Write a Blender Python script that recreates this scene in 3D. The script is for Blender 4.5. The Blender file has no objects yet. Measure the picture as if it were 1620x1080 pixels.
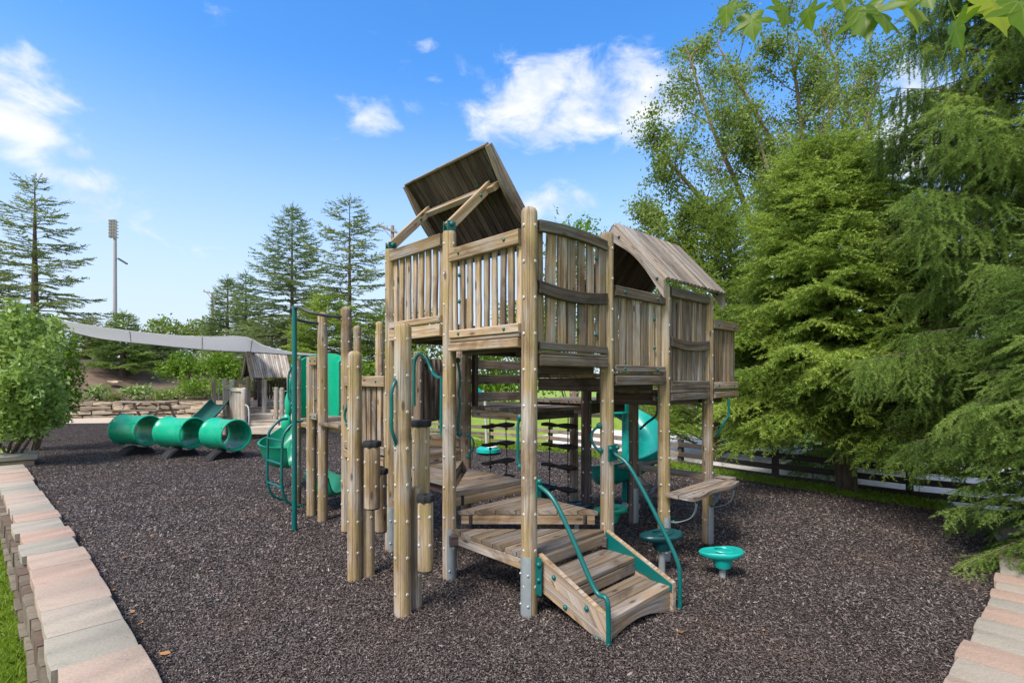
import bpy, math, random
import numpy as np
from mathutils import Vector, Matrix

random.seed(7); rng = np.random.default_rng(11)
R = math.radians
S = bpy.context.scene
COL = S.collection

# ------------------------------------------------------------------ camera
CAMZ, F, HY = 1.7, 810.0, 600.0
cam = bpy.data.cameras.new('camera'); camo = bpy.data.objects.new('camera', cam); COL.objects.link(camo)
camo.location = (0, 0, CAMZ); camo.rotation_euler = (R(90), 0, 0)
cam.sensor_width = 36; cam.lens = 18; cam.shift_y = 60/1620
cam.clip_start = .05; cam.clip_end = 3000
S.camera = camo

# ------------------------------------------------------------------ light
SUN_EL, SUN_AZ = 52, 215          # degrees; azimuth clockwise from +Y
sun = bpy.data.lights.new('sun', 'SUN'); sun.energy = 1.65; sun.angle = R(20); sun.color = (1, .95, .87)
suno = bpy.data.objects.new('sun', sun); COL.objects.link(suno)
_d = Vector((math.sin(R(SUN_AZ))*math.cos(R(SUN_EL)), math.cos(R(SUN_AZ))*math.cos(R(SUN_EL)), math.sin(R(SUN_EL))))
suno.rotation_euler = (-_d).to_track_quat('-Z', 'Y').to_euler()
S.view_settings.view_transform = 'Standard'; S.view_settings.look = 'None'
S.view_settings.gamma = 1; S.view_settings.exposure = 1.68
S.view_settings.use_curve_mapping = False

class NT:
    def __init__(s, tree): s.t = tree; s.n = tree.nodes; s.l = tree.links
    def new(s, typ, **kw):
        x = s.n.new(typ)
        for k, v in kw.items(): setattr(x, k, v)
        return x
    def put(s, a, b):
        if isinstance(a, bpy.types.NodeSocket): s.l.new(a, b)
        else: b.default_value = a
    def math(s, op, a, b=None, c=None, clamp=False):
        x = s.new('ShaderNodeMath', operation=op); x.use_clamp = clamp
        s.put(a, x.inputs[0])
        if b is not None: s.put(b, x.inputs[1])
        if c is not None: s.put(c, x.inputs[2])
        return x.outputs[0]
    def mix(s, f, a, b, mode='MIX'):
        x = s.new('ShaderNodeMix', data_type='RGBA', blend_type=mode)
        s.put(f, x.inputs[0]); s.put(a, x.inputs[6]); s.put(b, x.inputs[7])
        return x.outputs[2]
    def smooth(s, x, lo, hi, a=0., b=1.):
        m = s.new('ShaderNodeMapRange', interpolation_type='SMOOTHSTEP')
        s.put(x, m.inputs[0]); m.inputs[1].default_value = lo; m.inputs[2].default_value = hi
        m.inputs[3].default_value = a; m.inputs[4].default_value = b
        return m.outputs[0]
    def noise(s, vec, scale, detail=4, rough=.55, dist=0., dim='3D'):
        x = s.new('ShaderNodeTexNoise', noise_dimensions=dim)
        if vec is not None: s.put(vec, x.inputs['Vector'])
        x.inputs['Scale'].default_value = scale; x.inputs['Detail'].default_value = detail
        x.inputs['Roughness'].default_value = rough; x.inputs['Distortion'].default_value = dist
        return x.outputs['Fac']
    def ramp(s, f, stops):
        x = s.new('ShaderNodeValToRGB'); e = x.color_ramp.elements
        while len(e) < len(stops): e.new(.5)
        for k, (p, c) in enumerate(stops): e[k].position = p; e[k].color = (*c, 1)
        s.put(f, x.inputs[0]); return x.outputs[0]
    def comb(s, a, b, c):
        x = s.new('ShaderNodeCombineXYZ')
        for k, q in enumerate((a, b, c)): s.put(q, x.inputs[k])
        return x.outputs[0]
    def sep(s, v):
        x = s.new('ShaderNodeSeparateXYZ'); s.put(v, x.inputs[0]); return x.outputs
    def bump(s, h, strength, dist):
        x = s.new('ShaderNodeBump'); s.put(h, x.inputs['Height']); x.inputs['Strength'].default_value = strength
        x.inputs['Distance'].default_value = dist; return x.outputs[0]

# ------------------------------------------------------------------ world: sky with clouds, all by direction
def azel(px, py):
    x, z = (px-810)/F, (HY-py)/F
    return math.atan2(x, 1), math.atan2(z, math.hypot(1, x))
W0 = bpy.data.worlds.new('World'); S.world = W0; W0.use_nodes = True
wt = NT(W0.node_tree); bg = W0.node_tree.nodes['Background']
sky = wt.new('ShaderNodeTexSky', sky_type='NISHITA'); sky.sun_disc = False
sky.sun_elevation = R(SUN_EL); sky.sun_rotation = R(SUN_AZ); sky.air_density = 1.0; sky.dust_density = .6; sky.ozone_density = 2.2
hs = wt.new('ShaderNodeHueSaturation'); hs.inputs['Saturation'].default_value = 1.33; hs.inputs['Hue'].default_value = .504; hs.inputs['Value'].default_value = .68
wt.put(sky.outputs[0], hs.inputs['Color'])
tc = wt.new('ShaderNodeTexCoord'); dx, dy, dz = wt.sep(tc.outputs['Generated'])
az = wt.math('ARCTAN2', dx, dy); el = wt.math('ARCSINE', dz)
# (px, py, half-width px, half-height px, strength)
blobs = [(890, 165, 200, 78, 1.0), (985, 165, 120, 85, 1.2), (940, 160, 130, 70, 1.2), (810, 120, 95, 50, .72), (790, 185, 90, 40, .7), (900, 120, 90, 50, .9), (36, 172, 118, 84, 1.15), (588, 184, 60, 34, .8), (657, 178, 36, 20, .75),
         (672, 71, 28, 18, .72), (870, 322, 95, 32, .9), (1030, 95, 60, 14, .55), (115, 238, 36, 20, .7), (165, 290, 110, 26, .62), (180, 350, 110, 55, .62), (1440, 215, 110, 120, .9), (692, 128, 20, 8, .55),
         (1430, 140, 70, 50, .7), (1200, 240, 80, 60, .5)]
acc = None
for px, py, rx, ry, st in blobs:
    a0, e0 = azel(px, py); ra = abs(azel(px+rx, py)[0]-azel(px-rx, py)[0])/2; re = abs(azel(px, py-ry)[1]-azel(px, py+ry)[1])/2
    qa = wt.math('MULTIPLY', wt.math('SUBTRACT', az, a0), 1/ra); qe = wt.math('MULTIPLY', wt.math('SUBTRACT', el, e0), 1/re)
    d2 = wt.math('ADD', wt.math('MULTIPLY', qa, qa), wt.math('MULTIPLY', qe, qe))
    b = wt.math('MULTIPLY', wt.math('SUBTRACT', 1, wt.math('MULTIPLY', d2, .62), clamp=True), st)
    acc = b if acc is None else wt.math('MAXIMUM', acc, b)
vec = wt.comb(wt.math('MULTIPLY', az, 1.0), wt.math('MULTIPLY', el, 1.8), 0.)
n1 = wt.noise(vec, 8.5, 10, .6, .5); n2 = wt.noise(vec, 1.6, 5, .6)
fill_clouds = wt.math('MULTIPLY', wt.math('MAXIMUM', wt.smooth(wt.math('ABSOLUTE', az), .92, 1.3), wt.smooth(el, .80, 1.05)), wt.smooth(n2, .30, .5))  # unseen cloud cover added behind and overhead to whiten the fill light
acc = wt.math('MAXIMUM', acc, wt.math('MULTIPLY', fill_clouds, .95))
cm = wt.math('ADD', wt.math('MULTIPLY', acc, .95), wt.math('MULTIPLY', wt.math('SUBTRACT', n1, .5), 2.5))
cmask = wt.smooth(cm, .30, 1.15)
dens = wt.noise(vec, 11, 6, .55, .2)
ccol = wt.mix(wt.smooth(dens, .35, .65), (1.55, 1.76, 2.1, 1), (2.25, 2.27, 2.32, 1))
veil = wt.smooth(el, .56, .02, 0., 1.)          # milky air low over the trees
base = wt.mix(wt.math('MULTIPLY', veil, .93), hs.outputs[0], (1.52, 1.74, 2.1, 1))
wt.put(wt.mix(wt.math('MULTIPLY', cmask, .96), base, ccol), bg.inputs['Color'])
bg.inputs['Strength'].default_value = .15

# ------------------------------------------------------------------ materials
MATS = {}
def mat(name):
    m = bpy.data.materials.new(name); m.use_nodes = True; MATS[name] = m
    t = NT(m.node_tree); return m, t, m.node_tree.nodes['Principled BSDF']
def wood(name, dark, mid, light, rough=.85, green=0.):
    m, t, p = mat(name)
    uv = t.new('ShaderNodeUVMap').outputs[0]; ux, uy, _ = t.sep(uv)
    tone = t.new('ShaderNodeAttribute', attribute_name='tone').outputs['Fac']
    off = t.math('MULTIPLY', tone, 37.)
    g1 = t.noise(t.comb(t.math('MULTIPLY', ux, 1.6), t.math('MULTIPLY', uy, 46), off), 1, 8, .72, .5)
    g2 = t.noise(t.comb(t.math('MULTIPLY', ux, .9), t.math('MULTIPLY', uy, 120), off), 1, 3, .6, .2)
    g3 = t.noise(t.comb(t.math('MULTIPLY', ux, 2.2), t.math('MULTIPLY', uy, 6), off), 1, 4, .6)
    c = t.ramp(g1, [(.30, dark), (.47, mid), (.66, light)])
    grey = t.new('ShaderNodeHueSaturation'); grey.inputs['Saturation'].default_value = .45; t.put(c, grey.inputs['Color'])
    c = t.mix(t.smooth(g3, .42, .66), c, grey.outputs[0])
    if green: c = t.mix(t.math('MULTIPLY', t.smooth(g3, .5, .34), green), c, (.21, .185, .055, 1))
    st = t.noise(t.comb(t.math('MULTIPLY', ux, 1.1), t.math('MULTIPLY', uy, 2.2), off), 1, 5, .65, .8)
    c = t.mix(t.math('MULTIPLY', t.smooth(st, .50, .70), .72), c, (dark[0]*.8, dark[1]*.72, dark[2]*.7, 1))
    crack = t.smooth(g2, .38, .28)
    c = t.mix(t.math('MULTIPLY', crack, .75), c, (.035, .025, .018, 1))
    # knots: sparse stretched cells
    vo = t.new('ShaderNodeTexVoronoi'); t.put(t.comb(t.math('MULTIPLY', ux, 3.2), t.math('MULTIPLY', uy, 9), off), vo.inputs['Vector']); vo.inputs['Scale'].default_value = 1
    kn = t.smooth(vo.outputs['Distance'], .17, .06)
    c = t.mix(t.math('MULTIPLY', kn, .8), c, (.05, .03, .018, 1))
    br = t.math('MULTIPLY_ADD', tone, .75, .62)
    sc = t.new('ShaderNodeVectorMath', operation='SCALE'); t.put(c, sc.inputs[0]); t.put(br, sc.inputs['Scale'])
    t.put(sc.outputs[0], p.inputs['Base Color']); p.inputs['Roughness'].default_value = rough
    p.inputs['Specular IOR Level'].default_value = .25
    h = t.math('SUBTRACT', t.math('MULTIPLY', g1, .6), t.math('MULTIPLY', crack, .9))
    t.put(t.bump(h, .6, .004), p.inputs['Normal']); return m
wood('post_wood', (.12, .076, .042), (.30, .205, .112), (.46, .345, .21), green=.4)
wood('board_wood', (.105, .064, .038), (.295, .195, .113), (.47, .345, .222), green=.18)
wood('grey_wood', (.07, .046, .033), (.19, .135, .094), (.33, .255, .19))
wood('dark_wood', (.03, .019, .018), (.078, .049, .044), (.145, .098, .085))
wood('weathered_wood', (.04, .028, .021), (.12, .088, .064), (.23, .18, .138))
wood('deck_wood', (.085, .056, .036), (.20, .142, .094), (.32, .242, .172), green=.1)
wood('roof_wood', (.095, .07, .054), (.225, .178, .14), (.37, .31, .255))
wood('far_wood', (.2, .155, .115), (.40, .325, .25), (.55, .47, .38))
def paint(name, col, rough=.35, wear=.12, spec=.5, scale=9, metal=0.):
    m, t, p = mat(name); o = t.new('ShaderNodeTexCoord').outputs['Object']
    n = t.noise(o, scale, 6, .65); n2 = t.noise(o, scale*.18, 3)
    k = t.math('ADD', t.math('MULTIPLY', t.math('SUBTRACT', n, .5), wear*2), t.math('MULTIPLY', t.math('SUBTRACT', n2, .5), wear*2.5))
    sc = t.new('ShaderNodeVectorMath', operation='SCALE'); t.put((*col,), sc.inputs[0]); t.put(t.math('ADD', k, 1), sc.inputs['Scale'])
    n3 = t.noise(o, scale*2.4, 8, .72, .6); lum = .3*col[0]+.6*col[1]+.1*col[2]; cc = t.mix(t.math('MULTIPLY', t.smooth(n3, .56, .74), wear*2.2), sc.outputs[0], (col[0]*.6+lum*.5+.05, col[1]*.6+lum*.5+.05, col[2]*.6+lum*.5+.05, 1))
    t.put(cc, p.inputs['Base Color']); p.inputs['Metallic'].default_value = metal
    t.put(t.math('ADD', t.math('MULTIPLY', n, .3), rough-.15), p.inputs['Roughness']); p.inputs['Specular IOR Level'].default_value = spec
    t.put(t.bump(n, .12, .002), p.inputs['Normal']); return m
paint('teal_steel', (.0, .105, .098), .33, .15)
paint('green_plastic', (.006, .36, .205), .3, .08)
paint('teal_plastic', (.006, .34, .29), .28, .08)
paint('dark_green_plastic', (.003, .20, .11), .33, .08)
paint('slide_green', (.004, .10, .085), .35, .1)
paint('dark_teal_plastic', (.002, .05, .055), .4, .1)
paint('washer', (.62, .59, .54), .4, .2, .5, 30, .3)
paint('bolt_hole', (.09, .08, .07), .6)
paint('galvanised', (.42, .47, .48), .45, .18, .5, 14, .55)
paint('rubber', (.02, .02, .022), .7, .3, .3, 20)
paint('rope', (.03, .028, .026), .8)
m = bpy.data.materials.new('sail_cloth'); m.use_nodes = True; MATS['sail_cloth'] = m; t = NT(m.node_tree); p = m.node_tree.nodes['Principled BSDF']
p.inputs['Base Color'].default_value = (.74, .73, .74, 1); p.inputs['Roughness'].default_value = .85
tr = t.new('ShaderNodeBsdfTranslucent'); tr.inputs['Color'].default_value = (.88, .87, .87, 1); ms = t.new('ShaderNodeMixShader'); ms.inputs[0].default_value = .5
t.l.new(p.outputs[0], ms.inputs[1]); t.l.new(tr.outputs[0], ms.inputs[2]); t.l.new(ms.outputs[0], m.node_tree.nodes['Material Output'].inputs[0])
paint('pole_grey', (.36, .34, .34), .5)
paint('dark_metal', (.04, .04, .045), .5)
paint('pole_wood', (.25, .2, .16), .8, .2)
paint('fence_wood', (.05, .037, .03), .8, .3)
m, t, p = mat('bark'); o = t.new('ShaderNodeTexCoord').outputs['Object']
x, y, z = t.sep(o); n = t.noise(t.comb(t.math('MULTIPLY', x, 18), t.math('MULTIPLY', y, 18), t.math('MULTIPLY', z, 3)), 1, 6, .65)
t.put(t.ramp(n, [(.3, (.035, .024, .018)), (.7, (.17, .125, .09))]), p.inputs['Base Color']); p.inputs['Roughness'].default_value = .95
t.put(t.bump(n, .8, .02), p.inputs['Normal'])
m, t, p = mat('pale_bark'); o = t.new('ShaderNodeTexCoord').outputs['Object']
n = t.noise(o, 9, 6, .65)
t.put(t.ramp(n, [(.3, (.14, .10, .075)), (.7, (.34, .25, .19))]), p.inputs['Base Color']); p.inputs['Roughness'].default_value = .95
def leafmat(name, stops, trans=.35, rough=.55, spec=.35):
    m = bpy.data.materials.new(name); m.use_nodes = True; MATS[name] = m; t = NT(m.node_tree)
    p = m.node_tree.nodes['Principled BSDF']; out = m.node_tree.nodes['Material Output']
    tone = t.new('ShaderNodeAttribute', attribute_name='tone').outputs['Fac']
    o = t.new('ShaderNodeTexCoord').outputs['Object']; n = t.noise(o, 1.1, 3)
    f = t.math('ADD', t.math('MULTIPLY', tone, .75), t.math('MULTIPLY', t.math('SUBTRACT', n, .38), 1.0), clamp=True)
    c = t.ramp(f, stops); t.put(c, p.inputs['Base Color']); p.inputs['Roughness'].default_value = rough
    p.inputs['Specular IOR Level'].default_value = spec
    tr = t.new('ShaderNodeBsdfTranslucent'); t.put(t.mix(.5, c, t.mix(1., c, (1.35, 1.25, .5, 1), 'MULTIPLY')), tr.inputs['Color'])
    ms = t.new('ShaderNodeMixShader'); ms.inputs[0].default_value = trans
    t.l.new(p.outputs[0], ms.inputs[1]); t.l.new(tr.outputs[0], ms.inputs[2]); t.l.new(ms.outputs[0], out.inputs[0]); return m
leafmat('spruce_near', [(0., (.062, .112, .023)), (.5, (.17, .262, .052)), (1., (.34, .445, .112))], .4)
leafmat('spruce_light', [(0., (.075, .125, .018)), (.5, (.20, .29, .04)), (1., (.38, .48, .09))], .4)
leafmat('spruce_far', [(0., (.08, .115, .03)), (.5, (.18, .235, .06)), (1., (.33, .37, .12))], .4)
leafmat('spruce_blue', [(0., (.08, .125, .048)), (.5, (.165, .235, .085)), (1., (.30, .36, .15))], .4)
leafmat('broadleaf', [(0., (.085, .14, .028)), (.5, (.19, .27, .055)), (1., (.35, .42, .12))], .45)
leafmat('bright_leaf', [(0., (.065, .13, .012)), (.5, (.15, .27, .025)), (1., (.28, .39, .055))], .42)
leafmat('shrub_leaf', [(0., (.10, .175, .03)), (.5, (.25, .37, .09)), (1., (.48, .57, .25))], .4, .4)
leafmat('hosta_leaf', [(0., (.10, .19, .04)), (.5, (.23, .34, .10)), (1., (.42, .5, .24))], .3)
leafmat('maple_leaf', [(0., (.09, .17, .012)), (.5, (.16, .27, .015)), (1., (.36, .43, .02))], .6, .4)
tm = NT(MATS['maple_leaf'].node_tree); ux, uy, _ = tm.sep(tm.new('ShaderNodeUVMap').outputs[0]); an = tm.math('ARCTAN2', ux, uy); rd = tm.math('SQRT', tm.math('ADD', tm.math('MULTIPLY', ux, ux), tm.math('MULTIPLY', uy, uy))); dv = None
for a_ in (0, .62, -.62, 1.25, -1.25):
    q_ = tm.math('MULTIPLY', tm.math('ABSOLUTE', tm.math('SUBTRACT', an, a_)), rd); dv = q_ if dv is None else tm.math('MINIMUM', dv, q_)
for nd in list(tm.n):
    if nd.type == 'BSDF_PRINCIPLED':
        src = nd.inputs['Base Color'].links[0].from_socket; vein = tm.smooth(dv, .022, .006)
        tm.put(tm.mix(tm.math('MULTIPLY', vein, .6), src, (.36, .42, .10, 1)), nd.inputs['Base Color'])
        for n2_ in tm.n:
            if n2_.type == 'BSDF_TRANSLUCENT': s2_ = n2_.inputs['Color'].links[0].from_socket; tm.put(tm.mix(tm.math('MULTIPLY', vein, .55), s2_, (.09, .13, .01, 1)), n2_.inputs['Color'])
leafmat('grass_blade', [(0., (.11, .19, .02)), (.5, (.22, .34, .03)), (1., (.40, .48, .10))], .4)
leafmat('dead_leaf', [(0., (.25, .09, .03)), (.5, (.42, .2, .07)), (1., (.55, .36, .16))], .2)

m, t, p = mat('mulch'); o = t.new('ShaderNodeTexCoord').outputs['Object']
wp = t.noise(o, 35, 2); ov = t.new('ShaderNodeVectorMath', operation='ADD'); t.put(o, ov.inputs[0]); t.put(t.comb(t.math('MULTIPLY', wp, .03), t.math('MULTIPLY', wp, -.04), 0.), ov.inputs[1])
vo = t.new('ShaderNodeTexVoronoi'); t.put(ov.outputs[0], vo.inputs['Vector']); vo.inputs['Scale'].default_value = 85; vo.inputs['Randomness'].default_value = 1
r = t.sep(vo.outputs['Color'])
c = t.ramp(r[0], [(.0, (.026, .020, .018)), (.5, (.076, .058, .052)), (.8, (.145, .112, .10)), (.94, (.23, .18, .16)), (1., (.34, .28, .25))])
big = t.noise(o, 1.3, 5, .6); c = t.mix(t.math('MULTIPLY', t.smooth(big, .5, .75), .35), c, (.075, .045, .033, 1))
gap = t.smooth(vo.outputs['Distance'], .35, .8); c = t.mix(gap, c, (.008, .007, .007, 1))
t.put(c, p.inputs['Base Color']); p.inputs['Roughness'].default_value = .9; p.inputs['Specular IOR Level'].default_value = .15
h = t.math('SUBTRACT', t.math('MULTIPLY', r[1], .7), vo.outputs['Distance'])
t.put(t.bump(h, .9, .02), p.inputs['Normal'])
m, t, p = mat('mulch_chip'); tone = t.new('ShaderNodeAttribute', attribute_name='tone').outputs['Fac']
o = t.new('ShaderNodeTexCoord').outputs['Object']; nb_ = t.noise(o, .9, 5, .62, .6)
t.put(t.mix(t.math('MULTIPLY', t.smooth(nb_, .48, .70), .55), t.ramp(tone, [(.0, (.032, .024, .022)), (.45, (.108, .084, .076)), (.75, (.185, .146, .132)), (.92, (.25, .18, .15)), (.985, (.26, .235, .21)), (1., (.40, .37, .33))]), (.15, .098, .072, 1)), p.inputs['Base Color'])
p.inputs['Roughness'].default_value = .6
m, t, p = mat('lawn'); o = t.new('ShaderNodeTexCoord').outputs['Object']
n = t.math('ADD', t.math('MULTIPLY', t.noise(o, 2.2, 5, .65), .5), t.math('MULTIPLY', t.noise(o, 90, 3, .7), .5))
t.put(t.ramp(n, [(.3, (.11, .16, .02)), (.5, (.21, .31, .03)), (.7, (.36, .42, .07))]), p.inputs['Base Color']); p.inputs['Roughness'].default_value = .9
t.put(t.bump(n, 1., .04), p.inputs['Normal'])
def stone(name, stops, scale=40, bump=.25):
    m, t, p = mat(name); o = t.new('ShaderNodeTexCoord').outputs['Object']
    tone = t.new('ShaderNodeAttribute', attribute_name='tone').outputs['Fac']
    n = t.noise(o, scale, 7, .7); n2 = t.noise(o, 3.1, 4, .6)
    f = t.math('ADD', tone, t.math('MULTIPLY', t.math('SUBTRACT', n2, .5), .25), clamp=True)
    c = t.ramp(f, stops)
    n4 = t.noise(o, 11, 6, .7, .4); c = t.mix(t.math('MULTIPLY', t.smooth(n4, .54, .74), .4), c, (.13, .105, .075, 1))
    k = t.math('ADD', t.math('MULTIPLY', n, 1.0), .5)
    sc = t.new('ShaderNodeVectorMath', operation='SCALE'); t.put(c, sc.inputs[0]); t.put(k, sc.inputs['Scale'])
    t.put(sc.outputs[0], p.inputs['Base Color']); p.inputs['Roughness'].default_value = .9
    t.put(t.bump(n, bump, .01), p.inputs['Normal']); return m
stone('cap_stone', [(0., (.375, .235, .17)), (.28, (.355, .265, .205)), (.45, (.34, .285, .225)), (.7, (.275, .25, .20)), (1., (.36, .305, .24))], 60, .4)
stone('wall_block', [(0., (.10, .062, .042)), (.4, (.115, .088, .06)), (1., (.17, .14, .10))], 30, .5)
stone('ledge_stone', [(0., (.22, .17, .12)), (.5, (.36, .29, .21)), (1., (.48, .37, .25))], 6, .6)
stone('path_gravel', [(0., (.46, .37, .29)), (1., (.52, .43, .34))], 20, .2)
stone('concrete_road', [(0., (.56, .52, .48)), (1., (.62, .58, .54))], 8, .1)
stone('hill_soil', [(0., (.085, .058, .042)), (.5, (.13, .085, .06)), (1., (.18, .12, .085))], 14, .9)

# ------------------------------------------------------------------ mesh builder
WORLD = {}
def tag(o, label=None, cat=None, group=None, kind=None):
    if label: o['label'] = label
    if cat: o['category'] = cat
    if group: o['group'] = group
    if kind: o['kind'] = kind
    return o
def link(o, parent, origin):
    COL.objects.link(o); origin = Vector(origin)
    if parent is not None: o.parent = parent; o.location = origin-WORLD[parent.name]
    else: o.location = origin
    WORLD[o.name] = origin
    return o
def empty(name, loc, label, cat, group=None):
    o = bpy.data.objects.new(name, None); o.empty_display_size = .2
    link(o, None, loc); return tag(o, label, cat, group)
class MB:
    def __init__(s): s.v = []; s.f = []; s.uv = []; s.tone = []; s.mi = []; s.mats = []
    def mid(s, m):
        if m not in s.mats: s.mats.append(m)
        return s.mats.index(m)
    def add(s, vs, fs, uvs, m, tone=None):
        b = len(s.v); s.v += [tuple(q) for q in vs]; k = s.mid(m); tone = random.random() if tone is None else tone
        for f, u in zip(fs, uvs):
            s.f.append([b+i for i in f]); s.uv += u; s.tone.append(tone); s.mi.append(k)
    def loft(s, rings, m, tone=None, cap=True, closed=True, u0=None):
        n = len(rings[0]); vs = [p for r in rings for p in r]; fs = []; uvs = []
        u = random.random()*9 if u0 is None else u0; us = [u]
        for a, b in zip(rings, rings[1:]):
            u += (sum((Vector(q) for q in b), Vector())/n-sum((Vector(q) for q in a), Vector())/n).length; us.append(u)
        w = [0.]
        for i in range(n): w.append(w[-1]+(Vector(rings[0][(i+1) % n])-Vector(rings[0][i])).length)
        for k in range(len(rings)-1):
            for i in range(n if closed else n-1):
                j = (i+1) % n
                fs.append([k*n+i, k*n+j, (k+1)*n+j, (k+1)*n+i])
                uvs.append([(us[k], w[i]), (us[k], w[i+1]), (us[k+1], w[i+1]), (us[k+1], w[i])])
        if cap and closed:
            fs.append(list(range(n))[::-1]); uvs.append([(us[0], w[i]*.3) for i in range(n)][::-1])
            q = (len(rings)-1)*n; fs.append([q+i for i in range(n)]); uvs.append([(us[-1], w[i]*.3) for i in range(n)])
        s.add(vs, fs, uvs, m, tone)
    def prism(s, p0, p1, w, h, m, up=(0, 0, 1), ch=.004, tone=None, ends=None):
        p0, p1, up = Vector(p0), Vector(p1), Vector(up); d = (p1-p0).normalized(); sd = d.cross(up).normalized(); up = sd.cross(d)
        a, b = w/2, h/2; c = min(ch, a*.6, b*.6)
        sec = [(-a+c, -b), (a-c, -b), (a, -b+c), (a, b-c), (a-c, b), (-a+c, b), (-a, b-c), (-a, -b+c)]
        s.loft([[q+sd*x+up*y for x, y in sec] for q in (p0, p1)], m, tone)
    def plank(s, p0, p1, w, h, m, up=(0, 0, 1), n=6, jit=.1, tone=None, arch=0.):
        """board with slightly wandering edges; arch lifts the middle along up"""
        p0, p1, up = Vector(p0), Vector(p1), Vector(up); d = (p1-p0).normalized(); sd = d.cross(up).normalized(); up = sd.cross(d)
        rings = []; o1 = random.uniform(-1, 1)*jit; o2 = random.uniform(-1, 1)*jit
        for k in range(n+1):
            f = k/n; q = p0.lerp(p1, f)+up*arch*(1-(2*f-1)**2)
            o1 += random.uniform(-1, 1)*jit*.5; o2 += random.uniform(-1, 1)*jit*.5; o1 *= .85; o2 *= .85
            a0, a1 = -w/2*(1+o1), w/2*(1+o2); b = h/2; c = min(.005, b*.5)
            rings.append([q+sd*x+up*y for x, y in [(a0+c, -b), (a1-c, -b), (a1, -b+c), (a1, b-c), (a1-c, b), (a0+c, b), (a0, b-c), (a0, -b+c)]])
        s.loft(rings, m, tone)
    def tube(s, pts, r, m, n=10, tone=None, cap=True):
        pts = [Vector(p) for p in pts]; rs = r if isinstance(r, (list, tuple)) else [r]*len(pts)
        d = (pts[1]-pts[0]).normalized(); x = d.orthogonal().normalized(); rings = []
        for k, p in enumerate(pts):
            dn = (pts[min(k+1, len(pts)-1)]-pts[max(k-1, 0)]).normalized()
            x = (x-dn*x.dot(dn)).normalized(); y = dn.cross(x)
            rings.append([p+(x*math.cos(a)+y*math.sin(a))*rs[k] for a in [2*math.pi*i/n for i in range(n)]])
        s.loft(rings, m, tone, cap)
    def lathe(s, prof, o, m, n=24, ax=(0, 0, 1), tone=None, cap=True, sx=1.):
        o, ax = Vector(o), Vector(ax).normalized(); x = ax.orthogonal().normalized(); y = ax.cross(x)
        s.loft([[o+ax*z+(x*math.cos(a)*sx+y*math.sin(a))*r for a in [2*math.pi*i/n for i in range(n)]] for r, z in prof], m, tone, cap)
    def bolt(s, p, nrm, r=.0115):
        nrm = Vector(nrm)
        s.lathe([(r, -.002), (r, .004), (r*.8, .006)], Vector(p), 'washer', 8, nrm)
        s.lathe([(r*.42, .0), (r*.38, .008)], Vector(p), 'bolt_hole', 6, nrm)
    def knob(s, p, nrm, r=.017, m='teal_steel'):
        s.lathe([(r*1.05, -.002), (r*1.05, r*.35), (r*.8, r*.8), (r*.3, r*1.05)], Vector(p), m, 10, nrm)
    def build(s, name, parent=None, origin=None, smooth=38, mod=None):
        v = np.array(s.v, dtype=np.float64)
        if origin is None:
            origin = WORLD[parent.name] if parent is not None else Vector(((v[:, 0].min()+v[:, 0].max())/2, (v[:, 1].min()+v[:, 1].max())/2, v[:, 2].min()))
        origin = Vector(origin); v = v-np.array(origin)
        me = bpy.data.meshes.new(name); me.from_pydata(v.tolist(), [], s.f); 
        for q in s.mats: me.materials.append(MATS[q])
        me.polygons.foreach_set('material_index', s.mi)
        uvl = me.uv_layers.new(name='UVMap'); uvl.data.foreach_set('uv', np.array(s.uv, dtype=np.float32).ravel())
        at = me.attributes.new('tone', 'FLOAT', 'FACE'); at.data.foreach_set('value', np.array(s.tone, dtype=np.float32))
        if smooth:
            me.polygons.foreach_set('use_smooth', [True]*len(s.f)); me.set_sharp_from_angle(angle=R(smooth))
        me.update(); o = bpy.data.objects.new(name, me)
        return link(o, parent, origin)
def build_np(name, V, Fc, m, tone, parent=None, origin=(0, 0, 0), smooth=False):
    """V (N,3); Fc (M,k) all the same k; tone (M,)"""
    origin = Vector(origin); V = V-np.array(origin); me = bpy.data.meshes.new(name); k = Fc.shape[1]; n = len(Fc)
    me.vertices.add(len(V)); me.vertices.foreach_set('co', V.astype(np.float32).ravel())
    me.loops.add(n*k); me.loops.foreach_set('vertex_index', Fc.astype(np.int32).ravel())
    me.polygons.add(n); me.polygons.foreach_set('loop_start', np.arange(0, n*k, k, dtype=np.int32))
    if smooth: me.polygons.foreach_set('use_smooth', np.ones(n, dtype=bool))
    me.materials.append(MATS[m]); at = me.attributes.new('tone', 'FLOAT', 'FACE'); at.data.foreach_set('value', tone.astype(np.float32))
    me.update(calc_edges=True); me.validate()
    return link(bpy.data.objects.new(name, me), parent, origin)
def P(px, py, Y): return Vector(((px-810)*Y/F, Y, CAMZ-(py-HY)*Y/F))     # measured point at depth Y
def curve(pts, n=6):
    """Catmull-Rom through points"""
    pts = [Vector(p) for p in pts]; q = [pts[0]*2-pts[1]]+pts+[pts[-1]*2-pts[-2]]; out = []
    for i in range(1, len(q)-2):
        for k in range(n):
            t = k/n; a, b, c, d = q[i-1], q[i], q[i+1], q[i+2]
            out.append(.5*((2*b)+(c-a)*t+(2*a-5*b+4*c-d)*t*t+(3*b-a-3*c+d)*t**3))
    return out+[pts[-1]]
def clip(poly, n, d):
    """keep the part of a 2-D polygon with n.p <= d"""
    out = []
    for i in range(len(poly)):
        a, b = poly[i], poly[(i+1) % len(poly)]; da, db = a[0]*n[0]+a[1]*n[1]-d, b[0]*n[0]+b[1]*n[1]-d
        if da <= 0: out.append(a)
        if da*db < 0: f = da/(da-db); out.append((a[0]+(b[0]-a[0])*f, a[1]+(b[1]-a[1])*f))
    return out
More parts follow.
